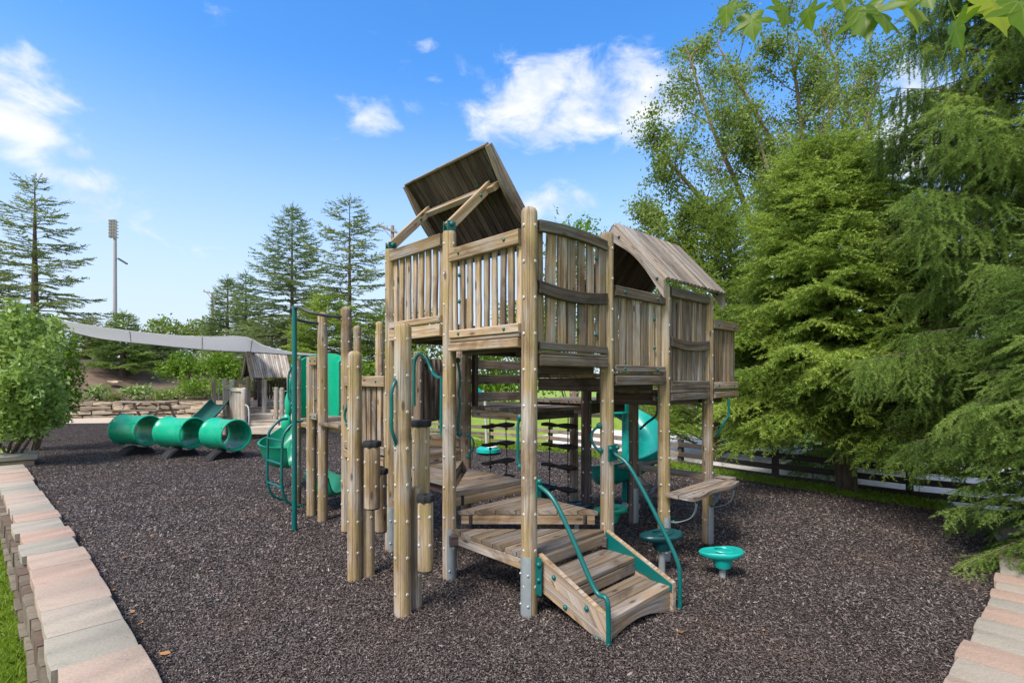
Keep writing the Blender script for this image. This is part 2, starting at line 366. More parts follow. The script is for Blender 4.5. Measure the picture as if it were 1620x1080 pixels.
# ------------------------------------------------------------------ setting: ground, mulch bed, path, road, hill
from mathutils.geometry import delaunay_2d_cdt
def sstep(x, a, b): t = np.clip((np.asarray(x, dtype=float)-a)/(b-a), 0, 1); return t*t*(3-2*t)
def gz(x, y): return float(-.11*sstep(x, .3, 2.2)+.012*math.sin(x*2.1+y)*math.sin(y*1.7-x*.6)+.012*math.sin(x*4.3-y*1.1)*math.sin(y*3.1+x))
BED = [(.12, .75), (-.9, 1.72), (-1.855, 2.73), (-4.0, 4.77), (-6.6, 7.24), (-9.2, 9.7), (-10.7, 11.3), (-15.5, 15), (-22.5, 18.6), (-17, 19.9), (-12, 20.6), (-6, 20.2),
       (-4.2, 17.5), (-2.6, 14.2), (-.7, 12.7), (1.2, 12.3), (2.3, 11.5), (3.34, 10.4), (4.6, 8.6), (5.95, 7.0), (5.75, 6.2), (5.0, 5.2), (3.78, 4.02), (2.32, 2.78), (1.2, 1.75)]
bed = np.array(BED)
def inside(x, y):
    c = np.zeros(np.shape(x), bool); n = len(bed)
    for i in range(n):
        (x0, y0), (x1, y1) = bed[i], bed[(i+1) % n]
        with np.errstate(divide='ignore', invalid='ignore'):
            q = ((y0 > y) != (y1 > y)) & (x < (x1-x0)*(y-y0)/(y1-y0+1e-12)+x0)
        c ^= q
    return c
def beddist(x, y):
    best = np.full(np.shape(x), 1e9); idx = np.zeros(np.shape(x), int)
    for i in range(len(bed)):
        a, b = bed[i], bed[(i+1) % len(bed)]; d = b-a; t = np.clip(((x-a[0])*d[0]+(y-a[1])*d[1])/(d@d), 0, 1)
        q = np.hypot(x-a[0]-t*d[0], y-a[1]-t*d[1]); k = q < best; best = np.where(k, q, best); idx = np.where(k, i, idx)
    return best, idx
def ground_z(x, y):
    x = np.asarray(x, float); y = np.asarray(y, float); ins = inside(x, y); d, i = beddist(x, y)
    g = -.11*sstep(x, .3, 2.2)
    left = (i <= 7) | (i >= 22); back = (i > 7) & (i <= 12)
    out = np.where(left, -.10-.14*sstep(d, .0, .3), np.where(back, -.03, g-.02-.30*sstep(d, .5, 2.2)*(1-.65*sstep(y, 9.5, 13))))
    return np.where(ins, g-.07, out)
ax = np.unique(np.concatenate([np.linspace(-500, -30, 14), np.arange(-30, -12, 1.), np.arange(-12, 8, .25), np.arange(8, 30, 1.), np.linspace(30, 500, 14)]))
ay = np.unique(np.concatenate([np.linspace(-300, -6, 8), np.arange(-6, 22, .25), np.arange(22, 60, 1.5), np.linspace(60, 900, 16)]))
XX, YY = np.meshgrid(ax, ay); ZZ = ground_z(XX, YY); nx, ny = len(ax), len(ay)
V = np.stack([XX.ravel(), YY.ravel(), ZZ.ravel()], 1); I = np.arange(nx*ny).reshape(ny, nx)
Fq = np.stack([I[:-1, :-1].ravel(), I[:-1, 1:].ravel(), I[1:, 1:].ravel(), I[1:, :-1].ravel()], 1)
tag(build_np('ground', V, Fq, 'lawn', rng.random(len(Fq)), smooth=True), kind='structure')
def sheet(name, poly, zf, m, step):
    n = len(poly); pa = np.array(poly); gx = np.arange(pa[:, 0].min(), pa[:, 0].max(), step); gy = np.arange(pa[:, 1].min(), pa[:, 1].max(), step)
    pts = [Vector(p) for p in poly]
    global bed
    keep = bed; bed = pa; A, B = np.meshgrid(gx, gy); A = A.ravel()+rng.uniform(-.2, .2, A.size)*step; B = B.ravel()+rng.uniform(-.2, .2, B.size)*step
    ok = inside(A, B) & (beddist(A, B)[0] > step*.4); bed = keep
    pts += [Vector((a, b)) for a, b in zip(A[ok], B[ok])]
    vo, _, fo, *_ = delaunay_2d_cdt(pts, [(i, (i+1) % n) for i in range(n)], [], 1, 1e-5)
    V = np.array([(q.x, q.y, zf(q.x, q.y)) for q in vo]); Fa = np.array([f for f in fo])
    return tag(build_np(name, V, Fa, m, rng.random(len(Fa)), smooth=True), kind='structure')
sheet('mulch_bed', BED, gz, 'mulch', .3)
# loose rubber chips over the bed, dense near the stairs and the walls
def chips(n, ymax, smin, smax, seed, ymin=1.2, tp=1.):
    r = np.random.default_rng(seed); x = []; y = []
    while sum(map(len, x)) < n:
        yy = ymin+(ymax-ymin)*r.random(n)**1.7; xx = (r.random(n)*2.1-1.02)*yy*1.02
        k = inside(xx, yy) & (beddist(xx, yy)[0] > .01) & (r.random(n) < sstep(yy, ymin-.01, ymin+(4.5 if ymin > 2 else .02)))&(r.random(n) < 1-sstep(yy, ymax*.45, ymax)); x.append(xx[k]); y.append(yy[k])
    x = np.concatenate(x)[:n]; y = np.concatenate(y)[:n]; z = np.array([gz(a, b) for a, b in zip(x, y)])+.004+r.random(n)*.012
    l = r.uniform(smin, smax, n); w = l*r.uniform(.16, .4, n); a = r.random(n)*2*np.pi; tl = r.normal(0, .38, n); rl = r.normal(0, .5, n)
    dx = np.stack([np.cos(a)*np.cos(tl), np.sin(a)*np.cos(tl), np.sin(tl)], 1); sd = np.stack([-np.sin(a)*np.cos(rl), np.cos(a)*np.cos(rl), np.sin(rl)], 1)
    c = np.stack([x, y, z], 1); L = (dx.T*l/2).T; Wd = (sd.T*w/2).T
    q = np.stack([c-L-Wd*.6, c-L*.2-Wd*1.2, c+L-Wd*.4, c+L*.9+Wd*.5, c+L*.1+Wd, c-L*.9+Wd*.5], 1).reshape(-1, 3)
    return q, np.arange(6*n).reshape(n, 6), r.random(n)**tp
q1, f1, t1 = chips(260000, 8, .006, .019, 3, 1.2, 1.35); q2, f2, t2 = chips(170000, 20, .012, .036, 4, 2.6, 1.)
tag(build_np('mulch_chips', np.concatenate([q1, q2]), np.concatenate([f1, f2+len(q1)]), 'mulch_chip', np.concatenate([t1, t2])),
    'loose shredded black rubber mulch chips covering the playground bed', 'mulch', kind='stuff')
sheet('path', [(-30, 16.5), (-24, 18.9), (-17, 19.8), (-12, 20.5), (-6, 20.1), (-4.4, 19.6), (-3.5, 23.2), (-12, 24.6), (-18, 24.6), (-24, 23.6), (-30, 21.5)], lambda x, y: .004+.0*x, 'path_gravel', 1.2)
# road beyond the low fence
FN = [(-4.2, 17.6), (-1.2, 15.6), (1.0, 14.2), (2.8, 12.3), (4.1, 10.5), (5.6, 8.75), (6.9, 7.7), (8.8, 6.5), (12, 4.7)]
def offset(pl, d):
    out = []
    for i, p in enumerate(pl):
        a = Vector(pl[max(i-1, 0)]); b = Vector(pl[min(i+1, len(pl)-1)]); t = (b-a).normalized(); out.append((p[0]-t.y*d, p[1]+t.x*d))
    return out
ra, rb = offset(FN, .8), offset(FN, 5.2)
rz = lambda x, y: float(ground_z(np.array(x), np.array(y)))
mb = MB(); mb.add([(x, y, -.37+.20*float(sstep(y, 9.5, 13.5))) for x, y in ra]+[(x, y, -.31+.18*float(sstep(y, 9.5, 13.5))) for x, y in rb], [[i, i+1, len(ra)+i+1, len(ra)+i] for i in range(len(ra)-1)], [[(0, 0)]*4]*(len(ra)-1), 'concrete_road')
tag(mb.build('road'), kind='structure')
# mulched hill behind the stone wall
WALL = [(-24.5, 19.2), (-21, 21.6), (-18, 22.9), (-15, 23.7), (-11.5, 23.9), (-8, 23.2), (-4.6, 21.6)]
wxs = [p[0] for p in WALL]; wys = [p[1] for p in WALL]
def hill_z(x, y):
    d = y-np.interp(x, wxs, wys)-.3; x = np.asarray(x, float)
    h = .74+(1.6*np.exp(-((x+24)/5.5)**2)+.45)*sstep(d, 0, 7)+.9*sstep(d, 6, 30)
    return np.where(d < 0, np.where(d > -.25, .6, -.3), h)*(1-sstep(x, -8, -3.5))*1.-.2*sstep(x, -8, -3.5)
hx = np.arange(-70, -2, .8); hy = np.unique(np.concatenate([np.arange(18, 34, .3), np.arange(34, 80, 2.)]))
XX, YY = np.meshgrid(hx, hy); ZZ = hill_z(XX, YY)+rng.normal(0, .015, XX.shape); nx, ny = len(hx), len(hy)
I = np.arange(nx*ny).reshape(ny, nx); Fq = np.stack([I[:-1, :-1].ravel(), I[:-1, 1:].ravel(), I[1:, 1:].ravel(), I[1:, :-1].ravel()], 1)
V = np.stack([XX.ravel(), YY.ravel(), ZZ.ravel()], 1); Fq = Fq[(V[Fq][:, :, 2] > .2).any(1)]
tag(build_np('hill', V, Fq, 'hill_soil', rng.random(len(Fq)), smooth=True), kind='structure')

# ------------------------------------------------------------------ walls
def stone_box(mb, c, d, l, w, h, m, tone, j=.012):
    """rough block: c base centre, d unit direction along it"""
    d = Vector(d); s = Vector((-d.y, d.x, 0)); c = Vector(c); n = 5; rings = []; rr = min(.02, h*.2) if j > .005 else .005
    for k in range(n):
        q = c+d*l*(k/(n-1)-.5); e = rr if k in (0, n-1) else 0
        sec = [(-w/2+rr+e, 0), (w/2-rr-e, 0), (w/2-e, rr), (w/2-e, h-rr), (w/2-rr-e, h-e), (-w/2+rr+e, h-e), (-w/2+e, h-rr), (-w/2+e, rr)]
        rings.append([q+s*(x+random.uniform(-j, j))+Vector((0, 0, y+random.uniform(-j, j)*.6)) for x, y in sec])
    mb.loft(rings, m, tone)
def along(pl, s):
    for a, b in zip(pl, pl[1:]):
        a, b = Vector(a), Vector(b); L = (b-a).length
        if s <= L: return a+(b-a)*(s/L), (b-a)/L
        s -= L
    return Vector(pl[-1]), (Vector(pl[-1])-Vector(pl[-2])).normalized()
def plen(pl): return sum((Vector(b)-Vector(a)).length for a, b in zip(pl, pl[1:]))
def capwall(pl, side, zt, label, pattern, seg):
    """low block wall whose inner edge follows pl; side = +1 when the wall lies left of pl"""
    L = plen(pl); root = empty('garden_wall', (*along(pl, L*.4)[0], -.2), label, 'wall', 'low block walls edging the playground'); s = .0; k = 0
    body = MB()
    while s < L:
        l = seg*random.uniform(.82, 1.18); p, d = along(pl, s+l/2); n = Vector((-d.y, d.x))*side; jag = random.choice([-.012, 0, .006, .018]); w = .40+random.uniform(-.01, .01)
        c = p+n*(w/2-jag); mb = MB()
        tone = pattern[k % len(pattern)]+random.uniform(-.07, .07)
        stone_box(mb, (c.x, c.y, zt-.085), (d.x, d.y, 0), l-.004, w, .085+random.uniform(-.0018, .0018), 'cap_stone', max(0, min(1, tone)), .0018)
        mb.build('cap_stone', root, (c.x, c.y, zt-.085))
        s += l; k += 1
    for row, (z0, wd, off) in enumerate([(zt-.40, .50, -.065), (zt-.243, .46, -.03)]):
        s = row*.12
        while s < L:
            l = random.uniform(.24, .34); p, d = along(pl, s+l/2); n = Vector((-d.y, d.x))*side; c = p+n*(.235+random.uniform(-.008, .012)-off*.4)
            stone_box(body, (c.x, c.y, z0), (d.x, d.y, 0), l-.015, wd-.06, .15, 'wall_block', random.random(), .0045); s += l
    body.build('block_courses', root)
LW = [tuple(q)[:2] for q in curve([(1.1, -.25, 0), (.12, .72, 0), (-1.855, 2.73, 0), (-4.0, 4.80, 0), (-6.6, 7.22, 0), (-9.15, 9.6, 0)], 10)]
capwall(LW, 1, .085, 'long low wall with pink and grey cap stones beside the lawn', [.12, .3, .62, .08, .55, .2, .6, .42, .3, .7, .45, .25], .56)
RW = [(1.15, 1.75), (2.32, 2.78), (3.78, 4.02), (5.0, 5.2), (5.75, 6.2)]
capwall(RW, -1, .03, 'short low wall with pink and grey cap stones under the drooping spruce', [.1, .58, .62, .12, .66, .2, .5], .27)
# pillar at the far end of the long wall
mb = MB(); body = MB(); pc = Vector((-10.0, 10.15)); pd = (-.725, .688, 0)
root = empty('wall_pillar', (pc.x, pc.y, -.2), 'square brick pillar with thick grey cap at the end of the long wall', 'pillar')
stone_box(mb, (pc.x, pc.y, .13), pd, .86, .86, .10, 'cap_stone', .78, .006); mb.build('cap', root)
for k, z in enumerate((-.25, -.13, -.01)):
    for q in (-.19, .19): stone_box(body, (pc.x+pd[0]*q, pc.y+pd[1]*q, z), pd, .375, .74, .118, 'cap_stone', .08+.1*random.random(), .005)
body.build('brick_body', root)
# dry stone wall below the hill
mb = MB(); L = plen(WALL)
for row in range(4):
    s = random.random()*.5-.4
    while s < L:
        l = random.uniform(.35, 1.25); h = .175; p, d = along(WALL, max(0, s+l/2)); n = Vector((-d.y, d.x)); p = p+n*(row*.05+random.uniform(-.11, .11)); 
        stone_box(mb, (p.x, p.y, row*.19-.03), (d.x, d.y, 0), l-.03, .5, h*random.uniform(.72, 1.1), 'ledge_stone', random.random()*.85, .035); s += l
tag(mb.build('stone_wall'), 'dry stacked ledge stone wall holding the mulched hill', 'stone wall')
# low dark rail fence by the road
fr = empty('rail_fence', (*FN[4], -.5), 'low dark wooden rail fence running between lawn and road', 'fence')
L = plen(FN); s = .3
while s < L:
    p, d = along(FN, s); mb = MB(); mb.prism((p.x, p.y, -.6), (p.x, p.y, .40), .10, .10, 'fence_wood', up=(d.x, d.y, 0)); mb.build('post', fr, (p.x, p.y, -.55)); s += 2.0
for z in (-.10, .09, .29):
    mb = MB()
    s = .3
    while s < L-2:
        a, d = along(FN, s); b, _ = along(FN, s+2); o = Vector((d.y, -d.x))*.068
        mb.plank((a.x+o.x, a.y+o.y, z+random.uniform(-.01, .01)), (b.x+o.x, b.y+o.y, z+random.uniform(-.01, .01)), .035, .10, 'fence_wood' if a.y < 11.5 else 'grey_wood', jit=.02); s += 2.0
    mb.build('rail', fr)
# board fence across the road, seen through the tower
bf = empty('board_fence', (2.5, 24, -.5), 'weathered brown board fence standing across the road', 'fence'); mb = MB()
for z in (-.2, .05, .3, .55): mb.plank((-3, 25, z), (8, 22.4, z), .04, .17, 'fence_wood', n=10, jit=.02)
mb.build('boards', bf)
for k in range(6):
    f = k/5; mb = MB(); mb.prism((-3+11*f, 24.94-2.6*f, -.6), (-3+11*f, 24.94-2.6*f, .75), .12, .12, 'fence_wood'); mb.build('post', bf)
# ------------------------------------------------------------------ the big play structure (grid: module M, axes U and W from the front post)
M = .9555; U = Vector((.7182, .6958, 0)); Wv = Vector((-.6958, .7182, 0)); A0 = Vector((.126, 3.722, 0))
def G(s, t, z=0.): return A0+U*(s*M)+Wv*(t*M)+Vector((0, 0, z))       # in modules
def Gm(s, t, z=0.): return A0+U*s+Wv*t+Vector((0, 0, z))              # in metres
def gnd(p): return gz(p.x, p.y)
PS = empty('play_structure', G(1, 1, 0), 'large weathered timber climbing tower with decks, pickets, two roof panels and green slides', 'play structure')
PR = .0595
def post(p, zt, r=PR, parent=None, bolts=True, sleeve=None, cap='flat', m='post_wood', sides=(0, 1, 2, 3), z0=None, first=.26, name='post'):
    """round post with a check line down each quarter; bolts on the four grid sides"""
    p = Vector((p.x, p.y, 0)); g = gnd(p)-.06 if z0 is None else z0; mb = MB(); a0 = math.atan2(U.y, U.x); sec = []
    for q in range(4):
        for da, rr in ((0, 1.01), (14, 1.), (30, .99), (42.5, .985), (45, .93), (47.5, .985), (60, .99), (76, 1.)):
            sec.append((a0+q*math.pi/2+R(da), rr*r))
    rings = []; n = max(4, int((zt-g)/.3))
    zs = [g+(zt-.03-g)*k/n for k in range(n+1)]
    ex = Vector((random.uniform(-.004, .004), random.uniform(-.004, .004), 0))
    for z in zs: rings.append([p+ex*math.sin(z*2)+Vector((math.cos(a)*rr, math.sin(a)*rr, z)) for a, rr in sec])
    for k, dz in (((.97, .016), (.86, .028), (.4, .034)) if cap == 'flat' else ((.96, .02), (.8, .038), (.45, .05))):
        rings.append([p+Vector((math.cos(a)*rr*k, math.sin(a)*rr*k, zt-.03+dz)) for a, rr in sec])
    mb.loft(rings, m, random.uniform(.35, .75))
    if bolts:
        z = zt-.11-random.random()*.03
        while z > g+.14:
            for q in sides:
                a = a0+q*math.pi/2; dirv = Vector((math.cos(a), math.sin(a), 0)); mb.bolt(p+dirv*(r*1.0)+Vector((0, 0, z)), dirv)
            z -= first
    o = mb.build(name, parent or PS, (p.x, p.y, g))
    if sleeve is not None:
        sl = MB(); aw, ac, h = R(56), R(sleeve), .43
        rings = [[p+Vector((math.cos(ac+aw*(2*k/8-1))*(r+e), math.sin(ac+aw*(2*k/8-1))*(r+e), z)) for k in range(9)]+[p+Vector((math.cos(ac-aw*(2*k/8-1))*(r+.001), math.sin(ac-aw*(2*k/8-1))*(r+.001), z)) for k in range(9)] for e, z in ((.005, g+.03), (.005, g+.06+h))]
        sl.loft(rings, 'galvanised', .5)
        for z in (g+.14, g+.36):
            for da in (-36, 36): d = Vector((math.cos(ac+R(da)), math.sin(ac+R(da)), 0)); sl.knob(p+d*(r+.005)+Vector((0, 0, z)), d, .009, 'galvanised')
        sl.build('metal_sleeve', o)
    return o
aU = math.degrees(math.atan2(U.y, U.x)); aW = aU+90
post(G(0, 0), 2.93, cap='dome', sleeve=aU+180); post(G(1, 0), 2.95, sleeve=aW+180); post(G(2, 0), 2.62, sleeve=aW+180); post(G(3, 0), 2.60, sleeve=aW+180)
post(G(0, 1), 2.97, sleeve=aW+180); post(G(0, 2), 2.99, sleeve=aW+180)
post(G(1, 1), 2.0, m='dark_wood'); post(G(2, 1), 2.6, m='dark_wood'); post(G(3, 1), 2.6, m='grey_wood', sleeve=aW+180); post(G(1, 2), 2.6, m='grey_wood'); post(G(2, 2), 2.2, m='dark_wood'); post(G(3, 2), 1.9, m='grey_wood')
post(G(0, 3), 2.50, cap='dome'); post(Gm(0, 3.49), 2.49, cap='dome'); post(G(0, 4), 1.98); post(G(0, 4.5), 1.98, cap='dome')
post(G(1, 3), 2.05, m='grey_wood'); post(G(1, 4), 2.38, cap='dome'); post(Gm(.52, 3.62), 2.38, cap='dome', r=.05); post(Gm(.66, 3.3), 2.42, cap='dome', r=.052); post(G(1, 4.5), 1.5, m='grey_wood'); post(G(2, 3.4), 2.1, m='grey_wood')

def seg(mb, a, b, z, w, h, m, arch=0., jit=.03, tone=None):
    """board on edge from a to b (3-D, z given at its middle)"""
    a = Vector((a.x, a.y, z)); b = Vector((b.x, b.y, z)); d = (b-a).normalized(); s = d.cross(Vector((0, 0, 1)))
    if arch:
        mb.plank(a, b, w, h, m, n=10, jit=jit, tone=tone, arch=arch)
    else: mb.prism(a, b, w, h, m, ch=.006, tone=tone)
def panel(a, b, out, toe, rail, skirt=None, mid=None, ns=8, arch=0., midarch=0., m='board_wood', rm='board_wood', gap=.062, off=.034, bolts=True, lip=True, knobs=(), parent=None, name='railing_panel', stile=False):
    """picket panel between posts at a and b; out = outward unit vector; toe, rail, mid, skirt = (z0, z1)"""
    a, b, out = Vector((a.x, a.y, 0)), Vector((b.x, b.y, 0)), Vector(out); d = (b-a).normalized(); L = (b-a).length
    p, q = a+d*gap, b-d*gap; l = (q-p).length; mb = MB(); pos = .012
    wid = [random.uniform(.8, 1.2) for _ in range(ns)]; tw = sum(wid); gp = random.uniform(.032, .042); full = l-.02-gp*(ns-1)
    for k in range(ns):
        w = wid[k]/tw*full; c = p+d*(pos+w/2)+out*(off-.036+random.uniform(-.004, .004)); le = random.uniform(-.012, .012)
        z0 = toe[0]+.008; z1 = rail[1]-.01-random.random()*.015+(arch*(1-(2*(pos+w/2)/l-1)**2))
        mb.plank(c+Vector((0, 0, z0)), c+d*le+Vector((0, 0, z1)), w, .03, m, up=out, n=9, jit=.24); pos += w+gp
    if stile:
        c = p+d*(l-.05)+out*(off-.012); mb.plank(c+Vector((0, 0, toe[0])), c+Vector((0, 0, rail[1]-.02)), .085, .03, m, up=out, jit=.08)
    for (f, z) in knobs: mb.knob(p+d*(l*f)+out*(off-.016)+Vector((0, 0, z)), out, .016)
    root = mb.build(name, parent or PS, p+Vector((0, 0, toe[0])))
    def rl(nm, z0, z1, ar=0., w=.042, o=off, mm=rm):
        x = MB(); seg(x, p+out*o, q+out*o, (z0+z1)/2, w, z1-z0, mm, ar)
        if bolts and nm in ('top_rail', 'toe_board'):
            for f in (.16, .82): x.knob(p+d*(l*f)+out*(o+w/2)+Vector((0, 0, (z0+z1)/2+(ar*.5 if ar else 0))), out, .0125)
        x.build(nm, root)
    rl('top_rail', *rail, ar=arch); rl('toe_board', *toe)
    if mid: rl('mid_rail', *mid, ar=midarch)
    if skirt:
        rl('skirt_board', *skirt, w=.04, o=off+.006)
        if lip: rl('deck_lip', skirt[1]+.006, toe[0]-.006, w=.03, o=off-.004, mm='deck_wood')
    return root
nU, nW = -U, -Wv
panel(G(0, 1), G(0, 0), nU, (2.045, 2.11), (2.69, 2.80), (1.935, 2.005), ns=9, knobs=((.12, 2.57), (.12, 2.35)))
panel(G(0, 2), G(0, 1), nU, (2.195, 2.255), (2.853, 2.962), (2.075, 2.18), ns=8, lip=False, bolts=False)
panel(G(0, 0), G(1, 0), nW, (1.915, 1.975), (2.78, 2.865), (1.80, 1.88), mid=(2.33, 2.425), ns=7, arch=.022, midarch=-.03, bolts=False, knobs=((.86, 2.70), (.86, 2.07)), rm='weathered_wood', m='board_wood', stile=True)
panel(G(1, 0), G(2, 0), nW, (1.765, 1.825), (2.42, 2.51), (1.65, 1.735), ns=7, knobs=((.82, 2.27), (.82, 2.0)), m='board_wood', rm='weathered_wood')
panel(G(2, 0), G(3, 0), nW, (1.605, 1.685), (2.525, 2.62), (1.49, 1.56), mid=(2.03, 2.125), midarch=-.03, ns=8, bolts=False, m='grey_wood', rm='weathered_wood')
# last side panel turns away from the last post
panel(G(3, 0), Gm(3.62, -.0), nW, (1.60, 1.67), (2.27, 2.37), (1.49, 1.56), ns=6)
# far side pickets of the upper decks, seen through the gaps
panel(G(3, 1), G(3, 0), U, (1.63, 1.70), (2.5, 2.6), ns=7, m='dark_wood', rm='dark_wood', bolts=False)
# horizontal boards behind the middle deck
hp = MB()
for z in (1.50, 1.70, 1.87, 2.04): seg(hp, G(1.03, 2.0), G(1.97, 2.0), z, .035, .105, 'grey_wood')
for s in (1.10, 1.90): c = G(s, 1.955); hp.prism(c+Vector((0, 0, 1.40)), c+Vector((0, 0, 2.12)), .07, .045, 'dark_wood', up=U)
hp.build('slat_screen', PS, G(1.5, 2, 1.42))

def deck(poly, z, pd, edges=(), mat_='deck_wood', pw=.135, th=.034, beams=True, sk=.085, skm='board_wood', name='deck'):
    """planked deck; poly in modules (s,t), pd plank direction in grid axes, edges = indices that get a skirt board"""
    W2 = [G(*q) for q in poly]; pts = [(w.x, w.y) for w in W2]; d = (U*pd[0]+Wv*pd[1]).normalized(); n = Vector((-d.y, d.x, 0))
    area = sum(pts[i][0]*pts[(i+1) % len(pts)][1]-pts[(i+1) % len(pts)][0]*pts[i][1] for i in range(len(pts)))
    if area < 0: pts = pts[::-1]
    lo = min(n.x*x+n.y*y for x, y in pts); hi = max(n.x*x+n.y*y for x, y in pts); k = max(1, round((hi-lo)/pw)); w = (hi-lo)/k; mb = MB()
    for i in range(k):
        a, b = lo+i*w+.004, lo+(i+1)*w-.004; q = clip(clip(pts, (n.x, n.y), b), (-n.x, -n.y), -a)
        if len(q) < 3: continue
        dz = random.uniform(-.002, .002); tone = random.random(); m_ = len(q); off = random.random()*9
        vs = [(x, y, z+dz) for x, y in q]+[(x, y, z+dz-th) for x, y in q]
        uvf = [(d.x*x+d.y*y+off, n.x*x+n.y*y) for x, y in q]
        fs = [list(range(m_)), list(range(2*m_-1, m_-1, -1))]+[[j, m_+j, m_+(j+1) % m_, (j+1) % m_] for j in range(m_)]
        uvs = [uvf, uvf[::-1]]
        for j in range(m_): jj = (j+1) % m_; uvs.append([uvf[j], (uvf[j][0], uvf[j][1]+th), (uvf[jj][0], uvf[jj][1]+th), uvf[jj]])
        mb.add(vs, fs, uvs, mat_, tone)
    c = sum((Vector(p+(0,)) for p in pts), Vector())/len(pts)
    o = mb.build(name, PS, (c.x, c.y, z))
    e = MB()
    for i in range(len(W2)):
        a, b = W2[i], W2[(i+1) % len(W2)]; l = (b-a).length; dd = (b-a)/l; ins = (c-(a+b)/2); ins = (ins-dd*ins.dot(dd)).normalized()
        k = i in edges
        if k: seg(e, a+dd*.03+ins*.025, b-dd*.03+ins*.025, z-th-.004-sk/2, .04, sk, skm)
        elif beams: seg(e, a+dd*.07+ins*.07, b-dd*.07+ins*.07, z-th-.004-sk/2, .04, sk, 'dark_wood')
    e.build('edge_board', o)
    return o
e = .045
deck([(e, -e*.4), (1-e, -e*.4), (1-.06, .02), (.02, 1-.06), (-e*.4, 1-e), (-e*.4, e)], .425, (1, 0), (4, 0))
deck([(.97, .07), (.99, .99), (.07, .97)], .567, (1, 0), (2,))
deck([(.06, 1.03), (.985, 1.015), (1., 1.96)], .706, (1, 0), (0,))
deck([(0.02, 1.06), (.95, 2.0), (.03, 1.96)], .80, (0, 1), (0,))
deck([(.05, 2.02), (.97, 2.03), (.05, 2.96)], .925, (1, 0), (0,))
deck([(.98, 2.06), (.97, 2.97), (.07, 2.98)], 1.06, (1, 0), (2,))
deck([(.06, 3.02), (.97, 3.02), (.97, 4.5), (.03, 4.5)], 1.19, (1, 0), (3,))
deck([(1.03, 1.05), (1.97, 1.05), (1.97, 1.97), (1.03, 1.97)], 1.40, (1, 0), (3,))
deck([(.02, .02), (.98, .02), (.98, .98)], 1.905, (1, 0), (), sk=.12)
deck([(.02, .04), (.96, .98), (.02, .98)], 2.035, (1, 0), ())
deck([(.03, 1.02), (.97, 1.02), (.97, 1.97), (.03, 1.97)], 2.185, (1, 0), ())
deck([(1.02, .02), (1.98, .02), (1.98, .98), (1.02, .98)], 1.75, (1, 0), (), sk=.12)
deck([(2.02, .02), (2.98, .02), (2.98, .98), (2.02, .98)], 1.595, (1, 0), (), sk=.12)
deck([(3.02, .02), (3.62, .02), (3.62, .98), (3.02, .98)], 1.59, (1, 0), (), sk=.12)
deck([(2.02, 1.02), (2.98, 1.02), (2.98, 1.97), (2.02, 1.97)], 1.46, (1, 0), (), sk=.12)

# roof over the far bay: ridge along U, slopes of ribbed boards, curved barge boards
def slope(parent, a, b, c, d, n, th, m, under='dark_wood', name='roof_slope', rib=.012):
    """quad a-b (top edge) to d-c (bottom edge) laid with n boards running down the slope"""
    a, b, c, d = map(Vector, (a, b, c, d)); mb = MB(); nn = (b-a).cross(d-a).normalized()
    if nn.z < 0: nn = -nn
    for k in range(n):
        f0, f1 = k/n+.0015, (k+1)/n-.0015; t0, t1 = a.lerp(b, f0), a.lerp(b, f1); b0, b1 = d.lerp(c, f0), d.lerp(c, f1); tone = random.random()
        rings = []
        for (l, r2) in ((t0, t1), (b0, b1)):
            w = r2-l
            rings.append([l, l+nn*th, l+w*.06+nn*(th+rib), l+w*.80+nn*(th+rib), l+w*.86+nn*th, r2+nn*th, r2, r2-w*.2-nn*.002])
        mb.loft(rings, m, tone)
    return mb.build(name, parent, (a+b+c+d)/4)
rp = MB(); s0, s1, tr, zr, te, ze = 1.77, 3.10, .478, 3.29, -.09, 2.655
rp.tube([Gm(s0, tr, zr+.015), Gm(s1, tr, zr+.015)], .016, 'pole_grey', 8)
roof = rp.build('roof', PS, Gm(2.4, tr, zr))
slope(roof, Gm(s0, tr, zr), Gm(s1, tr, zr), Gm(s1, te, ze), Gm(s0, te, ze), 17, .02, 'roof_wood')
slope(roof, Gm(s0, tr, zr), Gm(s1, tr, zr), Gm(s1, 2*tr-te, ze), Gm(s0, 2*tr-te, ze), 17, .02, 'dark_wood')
def barge(parent, s, sign):
    mb = MB(); k = 14; ra = []
    for i in range(k+1):
        f = i/k; t = tr+(te-tr)*f*sign; z = zr+(ze-zr)*f-.006; dep = .17-.085*math.sin(math.pi*f)**1.2
        ra.append([Gm(s-.02, t, z), Gm(s+.022, t, z), Gm(s+.022, t, z-dep), Gm(s-.02, t, z-dep)])
    mb.loft(ra, 'roof_wood', .7)
    for f in (.12, .88): t = tr+(te-tr)*f*sign; mb.knob(Gm(s-.02, t, zr+(ze-zr)*f-.06), nU, .014, 'dark_metal')
    mb.build('barge_board', parent)
for sg in (1, -1): barge(roof, s0-.005, sg); barge(roof, s1-.02, sg)
ax_ = MB()
for t in (.02, .93): seg(ax_, Gm(1.95, t), Gm(2.85, t), 2.58, .05, .09, 'dark_wood')
ax_.build('roof_beam', roof)
